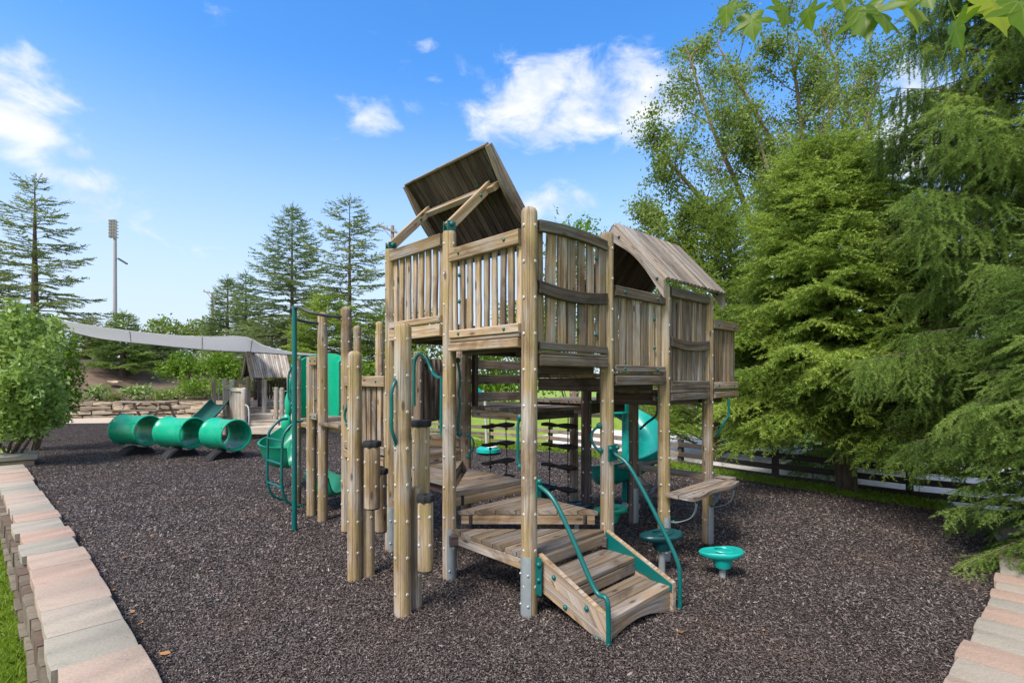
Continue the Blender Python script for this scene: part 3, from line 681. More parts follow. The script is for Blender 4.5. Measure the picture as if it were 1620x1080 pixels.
# tilted roof panel over the left bays, seen from below
ta, tb = .80, 2.10; sa, za = .30, 3.76; sb, zb = .98, 3.00
cp = MB(); cn = (Gm(sb, 0, zb)-Gm(sa, 0, za)).normalized(); up2 = cn.cross(Wv).normalized()
if up2.z < 0: up2 = -up2
bm_ = Gm(.47, tb-.14, 3.545-.08); bn_ = Gm(.47, ta+.06, 3.545-.08)
cp.prism(bm_, bn_, .05, .125, 'board_wood', up=up2)
canopy = cp.build('tilted_roof', PS, Gm(.5, 1.45, 3.5))
slope(canopy, Gm(sa, ta, za), Gm(sa, tb, za), Gm(sb, tb, zb), Gm(sb, ta, zb), 16, .022, 'roof_wood')
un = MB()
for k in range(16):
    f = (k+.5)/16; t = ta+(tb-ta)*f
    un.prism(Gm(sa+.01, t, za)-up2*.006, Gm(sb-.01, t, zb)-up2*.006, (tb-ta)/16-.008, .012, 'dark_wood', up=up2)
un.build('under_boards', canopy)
for t in (ta-.012, tb+.012):
    mb = MB(); ra = []
    for i in range(13):
        f = i/12; c = Gm(sa, t, za).lerp(Gm(sb, t, zb), f); dep = .035+.07*math.sin(math.pi*f)**1.3
        ra.append([c-Wv*.02+up2*.03, c+Wv*.02+up2*.03, c+Wv*.02-up2*dep, c-Wv*.02-up2*dep])
    mb.loft(ra, 'grey_wood', .7); mb.build('barge_board', canopy)
mb = MB(); mb.prism(Gm(sa-.012, ta, za)+up2*.008, Gm(sa-.012, tb, za)+up2*.008, .022, .05, 'grey_wood', up=up2); mb.build('edge_trim', canopy)
for t, tt, q in ((1*M, ta+.17, 0), (2*M, tb-.17, 1)):
    mb = MB(); foot = Gm(0, t, 3.02); head = Gm(.48, tt, 3.50)
    mb.prism(foot-(head-foot).normalized()*.02, head, .042, .085, 'board_wood', up=(0, 0, 1), tone=.75)
    for f in (.72, .93): mb.knob(foot.lerp(head, f)+nW*.021, nW, .014); mb.knob(foot.lerp(head, f)+up2*.05, up2, .012)
    br = mb.build('brace', canopy)
    b2 = MB()
    for sd in (-1, 1): b2.prism(foot+Wv*sd*.028+Vector((0, 0, -.065)), foot+Wv*sd*.028+Vector((0, 0, .035)), .008, .09, 'teal_steel', up=U)
    for sd in (-1, 1): b2.knob(foot+Wv*sd*.032+Vector((0, 0, .01)), Wv*sd, .022)
    b2.prism(foot+Vector((0, 0, -.062)), foot+Vector((0, 0, -.05)), .07, .09, 'teal_steel', up=U)
    b2.build('bracket', br)
bk = MB()
for t in (ta+.17, ta+.34, tb-.17, tb-.34): bk.knob(Gm(.50, t, 3.535-.0)-U*.025, (up2-U*.6).normalized(), .013)
bk.build('bolt_caps', canopy)

# front stairs
ST = MB()
for (t0, t1, z) in ((-.015, -.335, .283), (-.325, -.64, .142)):
    k = 3
    for i in range(k):
        w = (t1-t0)/k; c = t0+w*(i+.5); ST.plank(Gm(.085, c, z-.018), Gm(.875, c, z-.018), abs(w)-.007, .036, 'deck_wood', jit=.02)
stairs = ST.build('stairs', PS, Gm(.478, -.33, 0))
for z, t, nm in ((.385, -.03, 0), (.225, -.315, 0)):
    mb = MB(); seg(mb, Gm(.085, t), Gm(.875, t), z-.045+.02, .035, .085, 'deck_wood'); mb.build('riser', stairs)
mb = MB(); ra = []
for i in range(15):
    f = i/14; s = .085+.79*f; zt = .122; zb_ = gnd(Gm(s, -.62))-.02+.075*math.sin(math.pi*f); ra.append([Gm(s, -.635, zb_), Gm(s, -.635, zt), Gm(s, -.598, zt), Gm(s, -.598, zb_)])
mb.loft(ra, 'deck_wood', .8); mb.build('riser', stairs)
def stringer(s, m_in):
    root = None
    for k, (o0, o1) in enumerate(((.0, -.125), (-.130, -.255))):
        mb = MB(); za, zb2 = .435, .165; ta_, tb_ = -.05, -.66
        p = [Gm(s, ta_, za+o0), Gm(s, tb_, zb2+o0), Gm(s, tb_, max(zb2+o1, gnd(Gm(s, tb_))-.03)), Gm(s, ta_, za+o1)]
        mb.loft([[q-U*.02 for q in p], [q+U*.02 for q in p]], 'board_wood', random.uniform(.5, .9))
        # grain runs along the slope
        for i in range(len(mb.uv)): pass
        if k == 0:
            for f in (.03, .25, .72): mb.knob(p[0].lerp(p[1], f)+Vector((0, 0, -.06))+(nU if s < .4 else U)*.02, nU if s < .4 else U, .017)
            root = mb.build('stringer', stairs)
        else:
            for f in (.42, .86): mb.knob(p[0].lerp(p[1], f)+Vector((0, 0, -.06))+(nU if s < .4 else U)*.02, nU if s < .4 else U, .017)
            mb.build('stringer', stairs)
    if m_in:
        pl = MB(); q = [Gm(s+.0, -.05, .428), Gm(s, -.655, .158), Gm(s, -.655, .10), Gm(s, -.05, .27)]
        pl.loft([[v+nU*.0235 for v in q], [v+nU*.0295 for v in q]], 'teal_steel', .5); pl.build('side_plate', root)
stringer(.062, False); stringer(.895, True)
bp = MB(); b0 = Gm(.030, -.055, 0)
bp.prism(b0+nU*.022+Vector((0, 0, .16)), b0+nU*.022+Vector((0, 0, .425)), .115, .012, 'teal_steel', up=nU, ch=.004)
for z, t in ((.20, -.015), (.38, -.02), (.38, -.095), (.27, -.095)): bp.knob(Gm(.030, t, z)+nU*.03, nU, .018)
bp.build('stair_bracket', stairs)
def handrail(s, sgn, p0z):
    foot = Gm(s, -.672, gnd(Gm(s, -.672))-.03)
    pts = curve([Gm(s, -.06, p0z), Gm(s, -.20, p0z-.075), Gm(s, -.35, p0z-.27), Gm(s, -.56, p0z-.60), Gm(s, -.655, .30), Gm(s, -.672, .18), foot], 7)
    mb = MB(); mb.tube(pts, .0165, 'teal_steel', 12); o = mb.build('handrail', stairs)
    br = MB(); c = Gm(s, -.062, p0z)
    if sgn < 0: br.prism(c+Vector((0, 0, -.09)), c+Vector((0, 0, .04)), .05, .02, 'teal_steel', up=nW); br.knob(c+nW*.01+Vector((0, 0, .025)), nW, .022)
    else:
        br.prism(c+Vector((0, 0, -.07)), c+Vector((0, 0, .065)), .13, .016, 'teal_steel', up=nW)
        for x in (-.05, .05):
            br.knob(c+U*x+nW*.01+Vector((0, 0, .04)), nW, .02)
        br.tube([c+U*.06+Vector((0, 0, 0)), c+U*.06+Wv*.06], .01, 'teal_steel')
    br.build('rail_bracket', o)
handrail(.028, -1, .94); handrail(.955, 1, 1.08)

# rope ladders under the middle deck
def ladder(a, b, zs, ztop):
    mb = MB(); d = (b-a).normalized()
    for e_ in (a+d*.10, b-d*.10): mb.tube([Vector((e_.x+random.uniform(-.008, .008), e_.y, z)) for z in [ztop]+list(zs)+[.02]], .006, 'rope', 6)
    o = mb.build('rope_ladder', PS, Vector((a.x, a.y, 0)).lerp(b, .5))
    for z in zs:
        r_ = MB(); rings = []
        for k in range(13):
            f = k/12; c = Vector((a.x, a.y, z)).lerp(Vector((b.x, b.y, z+random.uniform(-.004, .004))), f); tw = math.sin(f*math.pi*2)*.5; w = .042-.014*math.sin(math.pi*f)+.006*random.random(); h = .026
            s = d.cross(Vector((0, 0, 1))); x = s*math.cos(tw)+Vector((0, 0, 1))*math.sin(tw); y = d.cross(x)
            rings.append([c+x*w*i+y*h*j for i, j in ((-1, -.6), (1, -.6), (1, .6), (-1, .6))])
        r_.loft(rings, 'dark_wood', .3)
        for e_ in (a+d*.10, b-d*.10): r_.lathe([(.016, -.03), (.016, -.005)], Vector((e_.x, e_.y, z-.03)), 'rope', 8)
        r_.build('rung', o)
ladder(G(1.28, 2.0), G(1.76, 2.0), (1.15, .935, .72, .52), 1.33)
ladder(G(2.0, 1.68), G(2.0, 1.17), (1.16, .92, .68, .42), 1.45)

# grip handles, gate rail
def bent(pts, r=.0125, m='teal_steel', name='grip_handle', ends=True, n=6):
    mb = MB(); q = curve(pts, n); mb.tube(q, r, m, 10)
    if ends:
        for p in (pts[0], pts[-1]): mb.lathe([(.024, -.012), (.026, 0), (.02, .014), (.008, .02)], Vector(p), m, 10, (0, -1, .05))
    return mb.build(name, PS, Vector(pts[0]))
Yg = 4.55
bent([P(655, 642, 4.85), P(655, 600, 4.85), P(656, 571, 4.85), P(664, 560, 4.83), P(674, 565, 4.8), P(684, 588, 4.75), P(693, 597, 4.6), P(699, 597, 4.52)], .0155, name='gate_rail', ends=False)
bent([P(699, 597, 4.52), P(698.5, 640, 4.52), P(698.5, 680, 4.52), P(703, 694, 4.5)], .0155, name='gate_rail', ends=False)
bent([P(724, 570, 4.5), P(728, 600, 4.5), P(726, 622, 4.5), P(728, 640, 4.5), P(725, 668, 4.5), P(727, 686, 4.5)], .011)
bent([P(823, 660, 3.85), P(819.5, 672, 3.86), P(819.5, 700, 3.86), P(819.5, 725, 3.86), P(823, 738, 3.85)], .012)
bent([P(741, 688, 5.65), P(748, 695, 5.6), P(749, 708, 5.6), P(741, 722, 5.65)], .011)
bent([P(948, 673, 4.35), P(938, 682, 4.36), P(936, 695, 4.36), P(942, 707, 4.36), P(950, 712, 4.35)], .011)
bent([P(1040, 632, 5.2), P(1040, 648, 5.2), P(1037, 658, 5.25), P(1024, 668, 5.4), P(1013, 678, 5.6)], .013, ends=False, name='support_pipe')
bent([P(1152, 630, 5.9), P(1153, 646, 5.9), P(1152, 656, 5.9), P(1143, 672, 5.9), P(1133, 690, 5.95)], .013, ends=False, name='support_pipe')
mb = MB(); mb.prism(P(1033, 630, 5.1), P(1046, 630, 5.1), .05, .05, 'board_wood'); mb.knob(P(1040, 630, 5.07), (0, -1, 0), .02); mb.build('pipe_block', PS)

# counter boards with bent steel straps
def counter(a, d, o, l, w, z, arms, wavy=True, nb=2):
    mb = MB(); root = None
    for k in range(nb):
        c = o*(w*(k+.5)/nb)
        rings = []
        for i in range(13):
            f = i/12; q = a+d*(l*f)+c; ww = w/nb-.008; ex = (.022*math.sin(f*math.pi*3.2+.4) if wavy and k == nb-1 else 0)
            rings.append([q-o*ww/2+Vector((0, 0, z)), q+o*(ww/2+ex)+Vector((0, 0, z)), q+o*(ww/2+ex)+Vector((0, 0, z-.034)), q-o*ww/2+Vector((0, 0, z-.034))])
        mb.loft(rings, 'grey_wood', random.uniform(.6, .9))
    root = mb.build('counter_board', PS, a+Vector((0, 0, z-.03)))
    for f in arms:
        q = a+d*(l*f); s = MB(); pts = curve([q+o*(w*.88)+Vector((0, 0, z-.036)), q+o*(w*.88)+Vector((0, 0, z-.12)), q+o*(w*.72)+Vector((0, 0, z-.22)), q+o*(w*.25)+Vector((0, 0, z-.29)), q+Vector((0, 0, z-.30))], 5)
        rings = []
        for i, p in enumerate(pts):
            tn = (pts[min(i+1, len(pts)-1)]-pts[max(i-1, 0)]).normalized(); nn = d.cross(tn)
            rings.append([p-d*.02-nn*.003, p+d*.02-nn*.003, p+d*.02+nn*.003, p-d*.02+nn*.003])
        s.loft(rings, 'galvanised'); s.knob(q+o*(w*.88+.004)+Vector((0, 0, z-.06)), o, .018); s.knob(q+o*.02+Vector((0, 0, z-.30)), (0, 0, 1), .018)
        s.build('strap', root)
counter(Gm(1.83, -.055), U, nW, 1.12, .285, .60, (.12, .88))
counter(Gm(2.90, .98), nW, U, 1.18, .25, .60, (.18, .85), False)
counter(Gm(2.87, .99), U, Wv, .95, .2, .60, (.5,), False)

# slides
def chute(path_fn, n, halfw, wall, m, name, origin, floor=.0):
    """open trough along path_fn(f) -> (point, sideways unit); halves of an oval section, thickened"""
    prof = []
    for k in range(17):
        x = -1+2*k/16; prof.append((x*halfw, wall*abs(x)**3.2))
    mb = MB(); rings = []
    for i in range(n+1):
        p, sdw = path_fn(i/n); inn = [p+sdw*x+Vector((0, 0, z)) for x, z in prof]
        e0 = inn[0]-sdw*.028+Vector((0, 0, -.004)); e1 = inn[-1]+sdw*.028+Vector((0, 0, -.004))
        out = [p+sdw*x*1.05+Vector((0, 0, z-.03-.01*(1-abs(x/halfw)))) for x, z in prof]
        rings.append(inn+[e1]+out[::-1]+[e0])
    mb.loft(rings, m, .5)
    return mb.build(name, PS, origin, smooth=60)
def helix(cx, cy, rad, keys):
    aa = [k[0] for k in keys]; zz = [k[1] for k in keys]; kk = np.linspace(0, 1, len(keys))
    def fn(f):
        a = R(float(np.interp(f, kk, aa))); z = float(np.interp(f, kk, zz)); r_ = Vector((math.cos(a), math.sin(a), 0)); return Vector((cx, cy, z))+r_*rad, r_
    return fn
C1 = Vector((1.66, 7.45, 0))
sp = chute(helix(C1.x, C1.y, .335, [(118, 1.22), (80, 1.08), (40, .90), (0, .70), (-40, .52), (-80, .39), (-120, .29), (-160, .22), (-185, .20)]), 48, .215, .26, 'teal_plastic', 'spiral_slide', C1)
mb = MB(); mb.lathe([(.062, -.12), (.062, 1.5), (.05, 1.56)], C1, 'teal_plastic', 16); mb.build('centre_pole', sp)
mb = MB(); mb.lathe([(.22, 1.22), (.23, 1.46), (.2, 1.5)], C1+Vector((-.17, -.05, 0)), 'teal_plastic', 20, cap=False); mb.prism(C1+Vector((-.50, -.1, 1.34)), C1+Vector((.12, -.1, 1.34)), .03, .22, 'teal_plastic'); mb.build('hood', sp)
mb = MB(); mb.tube([C1+Vector((-.02, -.35, .36)), C1+Vector((-.02, -.33, -.12))], .045, 'dark_metal'); mb.tube([C1+Vector((-.12, -.3, -.06)), C1+Vector((.1, -.4, -.06))], .05, 'pole_grey'); mb.build('foot', sp)
C2 = P(467, 700, 8.1); C2.z = 0
s2 = chute(helix(C2.x, C2.y, .29, [(40, 1.19), (80, .98), (120, .70), (160, .50), (200, .43), (240, .40), (280, .39)]), 44, .22, .30, 'dark_green_plastic', 'curved_slide', C2)
mb = MB(); hc = P(507, 700, 7.35); hc.z = 0; rings = []
for k in range(15):
    a = R(-12+204*k/14); o = Vector((math.cos(a), math.sin(a), 0))
    rings.append([hc+o*.29+Vector((0, 0, 1.16)), hc+o*.29+Vector((0, 0, 1.95+.14*math.sin(math.pi*k/14))), hc+o*.265+Vector((0, 0, 1.95+.14*math.sin(math.pi*k/14))), hc+o*.265+Vector((0, 0, 1.16))])
mb.loft(rings, 'green_plastic', .5)
q = hc+Vector((-.285, -.06, 0)); mb.loft([[q+Vector((-.09, 0, 1.16)), q+Vector((.02, 0, 1.16)), q+Vector((.02, .03, 1.16)), q+Vector((-.09, .03, 1.16))], [q+Vector((-.08, 0, 2.0)), q+Vector((.02, 0, 2.04)), q+Vector((.02, .03, 2.04)), q+Vector((-.08, .03, 2.0))]], 'green_plastic', .6)
mb.build('slide_hood', s2)
mb = MB(); mb.tube([C2+Vector((-.02, .1, .35)), C2+Vector((-.02, .1, -.1))], .05, 'galvanised'); mb.build('slide_leg', s2)
def straight(a, b, side):
    return lambda f: (a.lerp(b, f)+Vector((0, 0, .06*math.sin(f*math.pi)*-1)), side)
bk2 = chute(straight(P(498, 768, 7.0), P(536, 778, 6.6), Vector((.3, .95, 0)).normalized()), 10, .2, .22, 'dark_green_plastic', 'slide_exit', P(515, 790, 6.8))
# tall lobes of the slide's outer wall
for cx_, cy_, hw_, hh_, Y_ in ((453, 669, 8, 14, 7.75), (456.5, 640, 5.5, 20, 7.9), (459, 612, 3.5, 14, 8.0)):
    mb = MB(); rings = []
    for k in range(17):
        an = math.pi*k/16; c = P(cx_, cy_-hh_*math.cos(an), Y_); w = (hw_*math.sin(an)+.3)*Y_/F
        rings.append([c+Vector((w*math.cos(q), .05*math.sin(an)*math.sin(q), 0)) for q in [2*math.pi*i/14 for i in range(14)]])
    mb.loft(rings, 'green_plastic', .5); mb.build('slide_wing', s2)

# low platform on the left: panels, fire pole, arched ladder
panel(G(0, 4), Gm(0, 3.49), nU, (1.205, 1.28), (1.875, 1.985), ns=4, knobs=((.5, 1.45),))
panel(G(0, 3), G(0, 2), nU, (.94, 1.02), (1.625, 1.735), (.835, .92), ns=8, lip=False, gap=.05)
lf = MB(); seg(lf, Gm(-.03, 2.92), Gm(-.03, 3.44), 1.165, .09, .04, 'deck_wood'); lf.build('deck_lip', PS)
mb = MB(); fpb = Gm(-.42, 3.28); fz = gnd(fpb)
mb.tube([Vector((fpb.x, fpb.y, fz-.05)), Vector((fpb.x, fpb.y, 2.53))], .028, 'teal_steel', 12)
fp = mb.build('fire_pole', PS, (fpb.x, fpb.y, fz))
for t, zt in ((3.0*M, 2.40), (3.49, 2.38)):
    mb = MB(); sx = (t-3.28); e_ = Gm(0, t)
    pts = curve([Vector((fpb.x, fpb.y, 2.50)), Gm(-.43, 3.28+sx*.35, 2.50), Gm(-.36, 3.28+sx*.75, zt+.03), Gm(-.18, 3.28+sx*.95, zt), Gm(0, t, zt)], 6)
    mb.tube(pts, .017, 'dark_metal', 10); mb.build('top_bar', fp)
al = MB(); a1, a2 = Gm(-.30, 4.50), Gm(-.30, 3.99)
for q, s_ in ((a1, 1), (a2, -1)):
    al.tube(curve([q+U*.26+Vector((0, 0, 1.17)), q+U*.15+Vector((0, 0, 1.15)), q+U*.02+Vector((0, 0, 1.0)), q+Vector((0, 0, .75)), q+Vector((0, 0, .38)), q+U*.05+Vector((0, 0, .19)), q+U*.16+Vector((0, 0, .10)), q+U*.24+Vector((0, 0, .09))], 6), .0175, 'teal_steel', 10)
la = al.build('arch_ladder', PS, (a1+a2)/2)
for z in (.93, .64, .35):
    mb = MB(); mb.tube([a1+Vector((0, 0, z)), a2+Vector((0, 0, z))], .015, 'teal_steel', 8); mb.build('rung', la)
bent([P(462, 580, 6.7), P(457, 592, 6.7), P(456, 612, 6.7), P(457, 630, 6.7), P(462, 639, 6.7)], .014)
bent([P(551, 640, 5.72), P(545.5, 650, 5.72), P(545.5, 662, 5.72), P(550, 671, 5.72)], .012)
# pickets at the back of the climb
panel(G(1, 3), G(1.85, 3.5), (-.4, -.9, 0), (1.14, 1.2), (1.90, 1.98), ns=6, m='grey_wood', rm='grey_wood', bolts=False, gap=.03)
panel(G(1, 4), G(1, 3.05), U, (1.23, 1.3), (1.9, 1.98), ns=7, m='grey_wood', rm='grey_wood', bolts=False)

# ------------------------------------------------------------------ step posts standing in front
def tyre_cap(mb, c, r, z):
    k = 28; prof = [(r*.7, -.012), (r*1.06, -.012), (r*1.12, .004), (r*1.12, .022), (r*1.05, .036), (r*.3, .036)]; rings = []
    for i in range(k+1):
        a = 2*math.pi*i/k; e_ = .004 if i % 4 < 2 else -.004
        rings.append([Vector((c.x+math.cos(a)*(q+e_), c.y+math.sin(a)*(q+e_), z+h)) for q, h in prof])
    mb.loft(rings, 'rubber', .5, cap=False)
def step_log(parent, c, z0, z1, r):
    o = post(Vector((c.x, c.y, 0)), z1, r=r, parent=parent, z0=z0, first=.2, name='step_log'); mb = MB(); tyre_cap(mb, c, r, z1); mb.build('rubber_tread', o); mb = MB(); mb.lathe([(r*.95, -.012), (r*.9, .0)], (c.x, c.y, z0), 'rubber', 14); mb.build('end_cap', o)
def gp(px, py): Y = CAMZ*F/(py-HY); return Vector(((px-810)*Y/F, Y, 0))
c1 = gp(561, 917)
K1 = empty('step_post_climber', (c1.x, c1.y, 0), 'domed timber post with hanging step logs, beside the left platform railing', 'step posts', 'step post climbers in front of the tower')
post(c1, 1.92, parent=K1, cap='dome'); post(gp(582, 911), 1.15, parent=K1)
q = P(588.5, 700, 4.28); step_log(K1, q, CAMZ-202*4.28/F, CAMZ-104*4.28/F, .066)
q = P(603, 748, 4.75); step_log(K1, q, CAMZ-239*4.75/F, CAMZ-147*4.75/F, .055)
c2 = gp(637, 973)
K2 = empty('step_post_climber', (c2.x, c2.y, 0), 'tall flat-topped yellowish post with hanging step logs, standing nearest the camera', 'step posts', 'step post climbers in front of the tower')
p2 = post(c2, 2.10, r=.0625, parent=K2, sides=(0, 1, 2, 3)); 
q = gp(657, 962); post(q, .9, parent=K2, r=.05)
q = P(666, 672, 3.93); step_log(K2, q, CAMZ-230*3.93/F, CAMZ-72*3.93/F, .068)
q = P(673, 786, 3.66); step_log(K2, q, CAMZ-300*3.66/F, CAMZ-190*3.66/F, .056)
mb = MB(); pts = [P(628, 600, 3.66), P(624, 606, 3.62), P(619.5, 622, 3.6), P(619.5, 650, 3.6), P(619.5, 676, 3.6), P(624, 693, 3.62), P(628, 705, 3.66)]
mb.tube(curve(pts, 6), .0125, 'teal_steel', 10)
for e_ in (pts[0], pts[-1]): mb.lathe([(.02, -.016), (.024, 0), (.018, .014), (.006, .019)], e_, 'teal_steel', 10, (-.2, -1, 0))
mb.build('grip_handle', K2, c2)

# ------------------------------------------------------------------ mushroom stepping seats
def stool(label, p, z, mat_, rot, first=None, w=.17):
    base = Vector((p.x, p.y, gnd(p))); root = empty('stepping_seat', base, label, 'stool', 'green stepping seats around the tower'); h = z-base.z
    mb = MB(); mb.lathe([(.03, -.05), (.03, h-.04)], base, 'galvanised', 14); mb.build('pole', root)
    mb = MB(); rings = []
    for r_, zz in ((.25, -.06), (.9, -.052), (1.03, -.03), (1.04, -.012), (.98, .0), (.86, -.006), (.6, -.007), (.12, -.006)):
        ring = []
        for k in range(28):
            a = 2*math.pi*k/28; rr = w*r_*(1+.12*math.cos(2*a)-.07*math.cos(3*a)); ring.append(base+Vector((rr*math.cos(a+rot), rr*.82*math.sin(a+rot), h+zz+.012*math.cos(a))))
        rings.append(ring)
    mb.loft(rings, mat_, .5); st = mb.build('seat', root, base+Vector((0, 0, h)))
    mb = MB(); mb.lathe([(.072, -.15), (.088, -.10), (.092, -.05)], base+Vector((0, 0, h)), mat_, 20); mb.build('collar', root)
    mb = MB(); d = Vector((math.cos(rot), math.sin(rot), 0)); pts = [base+Vector((0, 0, h+.001))+d*(w*.55*math.cos(a))+Vector((-d.y, d.x, 0))*(w*.42*math.sin(a)) for a in np.linspace(-2.3, 2.3, 14)]
    mb.tube(pts, .009, mat_, 8); mb.build('seat_ridge', st)
stool('bright teal stepping seat standing alone out on the open mulch', Vector((1.92, 4.67, 0)), .145, 'teal_plastic', -.3)
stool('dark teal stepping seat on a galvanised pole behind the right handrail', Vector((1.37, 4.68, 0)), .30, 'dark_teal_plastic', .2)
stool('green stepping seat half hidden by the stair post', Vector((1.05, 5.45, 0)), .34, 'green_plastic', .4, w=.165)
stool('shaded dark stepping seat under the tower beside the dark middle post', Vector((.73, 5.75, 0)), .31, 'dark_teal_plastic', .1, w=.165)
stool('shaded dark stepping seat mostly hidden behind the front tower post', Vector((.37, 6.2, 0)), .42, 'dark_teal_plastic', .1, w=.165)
# teal spinner toy behind the tower
b = P(772, 716, 11.7); sp_ = empty('spinner_toy', (b.x, b.y, 0), 'teal and white spinner toy with a pale leaning pole, on the mulch behind the tower', 'spinner'); b.z = 0
mb = MB(); mb.lathe([(.20, .0), (.27, .05), (.265, .12), (.2, .16), (.06, .18)], b, 'teal_plastic', 24); mb.build('base', sp_)
mb = MB(); mb.lathe([(.14, .165), (.12, .19), (.02, .2)], b+Vector((.08, -.05, 0)), 'washer', 18); mb.build('foot_pad', sp_)
mb = MB(); mb.tube([b+Vector((-.03, 0, .1)), b+Vector((-.07, 0, 1.25)), b+Vector((-.12, 0, 1.45))], .03, 'washer', 10); mb.build('pole', sp_)
mb = MB(); o_ = b+Vector((-.2, 0, 1.30)); mb.loft([[o_+Vector((-.1, y, .0)), o_+Vector((.14, y, .0)), o_+Vector((.10, y, .1)), o_+Vector((-.04, y, .24)), o_+Vector((-.1, y, .22))] for y in (-.03, .03)], 'teal_plastic', .5); mb.build('fin', sp_)

# ------------------------------------------------------------------ crawl barrels on half-buried tyres
def barrel(label, c, rad, L, yaw, tl):
    base = Vector((c.x, c.y, 0)); root = empty('crawl_barrel', base, label, 'crawl tube', 'green crawl barrels in a row')
    a = Vector((math.sin(yaw), -math.cos(yaw), 0)); o = c-a*L/2
    mb = MB(); r = rad*.93; prof = [(r*.97, 0.), (r*1.03, .0), (r*1.075, .015), (r*1.08, .06), (r*1.03, .085), (r, .10), (r*1.005, L*.5), (r, L-.10), (r*1.03, L-.085), (r*1.08, L-.06), (r*1.075, L-.015), (r*1.03, L), (r*.975, L), (r*.965, L-.05), (r*.965, L*.5), (r*.965, .05), (r*.97, 0.)]
    mb.lathe(prof, o, 'green_plastic', 48, a, cap=False); sh = mb.build('shell', root, c)
    mb = MB(); x = a.cross(Vector((0, 0, 1)))
    for e0 in (.03, L-.03):
        for k in range(5):
            an = R(-150+60*k); mb.knob(o+a*e0+(x*math.cos(an)+Vector((0, 0, 1))*math.sin(an))*r*1.08, x*math.cos(an)+Vector((0, 0, 1))*math.sin(an), .012, 'dark_metal')
    mb.build('bolt_heads', sh)
    mb = MB(); tr_ = .36; tyc = Vector((c.x, c.y, -.13)); n = 40; rings = []
    for i in range(n+1):
        an = math.pi*i/n; rd = x*math.cos(an)*1.15+Vector((0, 0, 1))*math.sin(an)*.95; lug = .008 if i % 2 else 0
        rings.append([tyc+rd*(tr_*.30)-a*.085, tyc+rd*(tr_*.9)-a*.125, tyc+rd*(tr_+lug)-a*.10, tyc+rd*(tr_+.008+lug), tyc+rd*(tr_+lug)+a*.10, tyc+rd*(tr_*.9)+a*.125, tyc+rd*(tr_*.30)+a*.085])
    mb.loft(rings, 'rubber', .4, cap=False); mb.build('tyre_base', root)
    mb = MB(); seg(mb, Vector((c.x, c.y, 0))-a*.3, Vector((c.x, c.y, 0))+a*.3, c.z-rad-.005, .10, .05, 'pole_grey'); mb.build('cradle', root)
for lab, px, py, Y, yaw in (('leftmost green crawl barrel on a half-buried tyre, opening angled right', 215.5, 679.5, 11.6, 1.22), ('middle green crawl barrel between two others on half-buried tyres', 285.5, 683.5, 11.35, 1.20), ('rightmost green crawl barrel on a half-buried tyre, opening facing the camera', 356.5, 686.5, 11.1, 1.02)):
    c = P(px, py, Y); c.z -= 0; barrel(lab, c, .345, .86, yaw, 0)

# ------------------------------------------------------------------ picnic table by the stone wall
def picnic(label, c, L, yaw):
    base = Vector((c.x, c.y, 0)); root = empty('picnic_table', base, label, 'picnic table'); d = Vector((math.cos(yaw), math.sin(yaw), 0)); n = Vector((-d.y, d.x, 0))
    def brd(nm, off, z, k, w):
        mb = MB()
        for i in range(k): q = base+n*(off+(i-(k-1)/2)*w); mb.prism(q-d*L/2+Vector((0, 0, z)), q+d*L/2+Vector((0, 0, z)), w-.012, .045, 'grey_wood')
        mb.build(nm, root)
    brd('table_top', 0, .76, 5, .15); brd('bench_seat', -.72, .45, 2, .14); brd('bench_seat', .72, .45, 2, .14)
    for f in (-.36, .36):
        q = base+d*L*f; mb = MB()
        for s in (-1, 1): mb.prism(q+n*s*.68+Vector((0, 0, -.02)), q+n*s*.22+Vector((0, 0, .73)), .045, .10, 'grey_wood', up=d)
        mb.prism(q-n*.85+Vector((0, 0, .40)), q+n*.85+Vector((0, 0, .40)), .045, .09, 'grey_wood'); mb.prism(q-n*.36+Vector((0, 0, .70)), q+n*.36+Vector((0, 0, .70)), .045, .07, 'grey_wood')
        mb.prism(q+Vector((0, 0, .40)), q-d*f*1.6+Vector((0, 0, .72)), .045, .07, 'grey_wood', up=n); mb.build('leg_frame', root)
picnic('grey weathered picnic table in front of the stone wall', P(232, 655, 21.3), 2.15, -.06)

# ------------------------------------------------------------------ the small play structure far left
FS = empty('small_play_structure', P(400, 688, 15.2)*1., 'small weathered timber playhouse structure with pitched roof, steps and a dark green slide', 'play structure')
FS.location.z = 0; WORLD[FS.name].z = 0
PS_main = PS
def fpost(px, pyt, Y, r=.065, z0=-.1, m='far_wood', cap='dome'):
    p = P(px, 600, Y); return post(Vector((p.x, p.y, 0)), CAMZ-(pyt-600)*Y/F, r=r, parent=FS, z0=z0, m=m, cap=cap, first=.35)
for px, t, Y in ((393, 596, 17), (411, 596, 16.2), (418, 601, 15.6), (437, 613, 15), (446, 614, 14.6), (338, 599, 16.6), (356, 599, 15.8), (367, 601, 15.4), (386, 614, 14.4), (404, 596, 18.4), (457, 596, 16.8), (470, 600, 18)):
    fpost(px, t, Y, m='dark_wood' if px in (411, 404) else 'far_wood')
def fpanel(a, b, ztoe, zrail, ns, m='far_wood', mid=None):
    d = Vector((b.x-a.x, b.y-a.y, 0)).normalized(); return panel(a, b, (d.y, -d.x, 0), (ztoe, ztoe+.09), (zrail-.10, zrail), ns=ns, m=m, rm=m, bolts=False, gap=.05, parent=FS, name='picket_panel')
fpanel(P(367, 600, 15.4), P(386, 600, 14.4), .42, 1.45, 8); fpanel(P(356, 600, 15.8), P(367, 600, 15.4), .45, 1.50, 3)
fpanel(P(367, 600, 17), P(396, 600, 17.4), .55, 1.68, 8); fpanel(P(412, 600, 18.2), P(470, 600, 18.2), .75, 1.65, 12, 'dark_wood'); fpanel(P(411, 600, 16.2), P(457, 600, 16.8), .75, 1.0, 10)
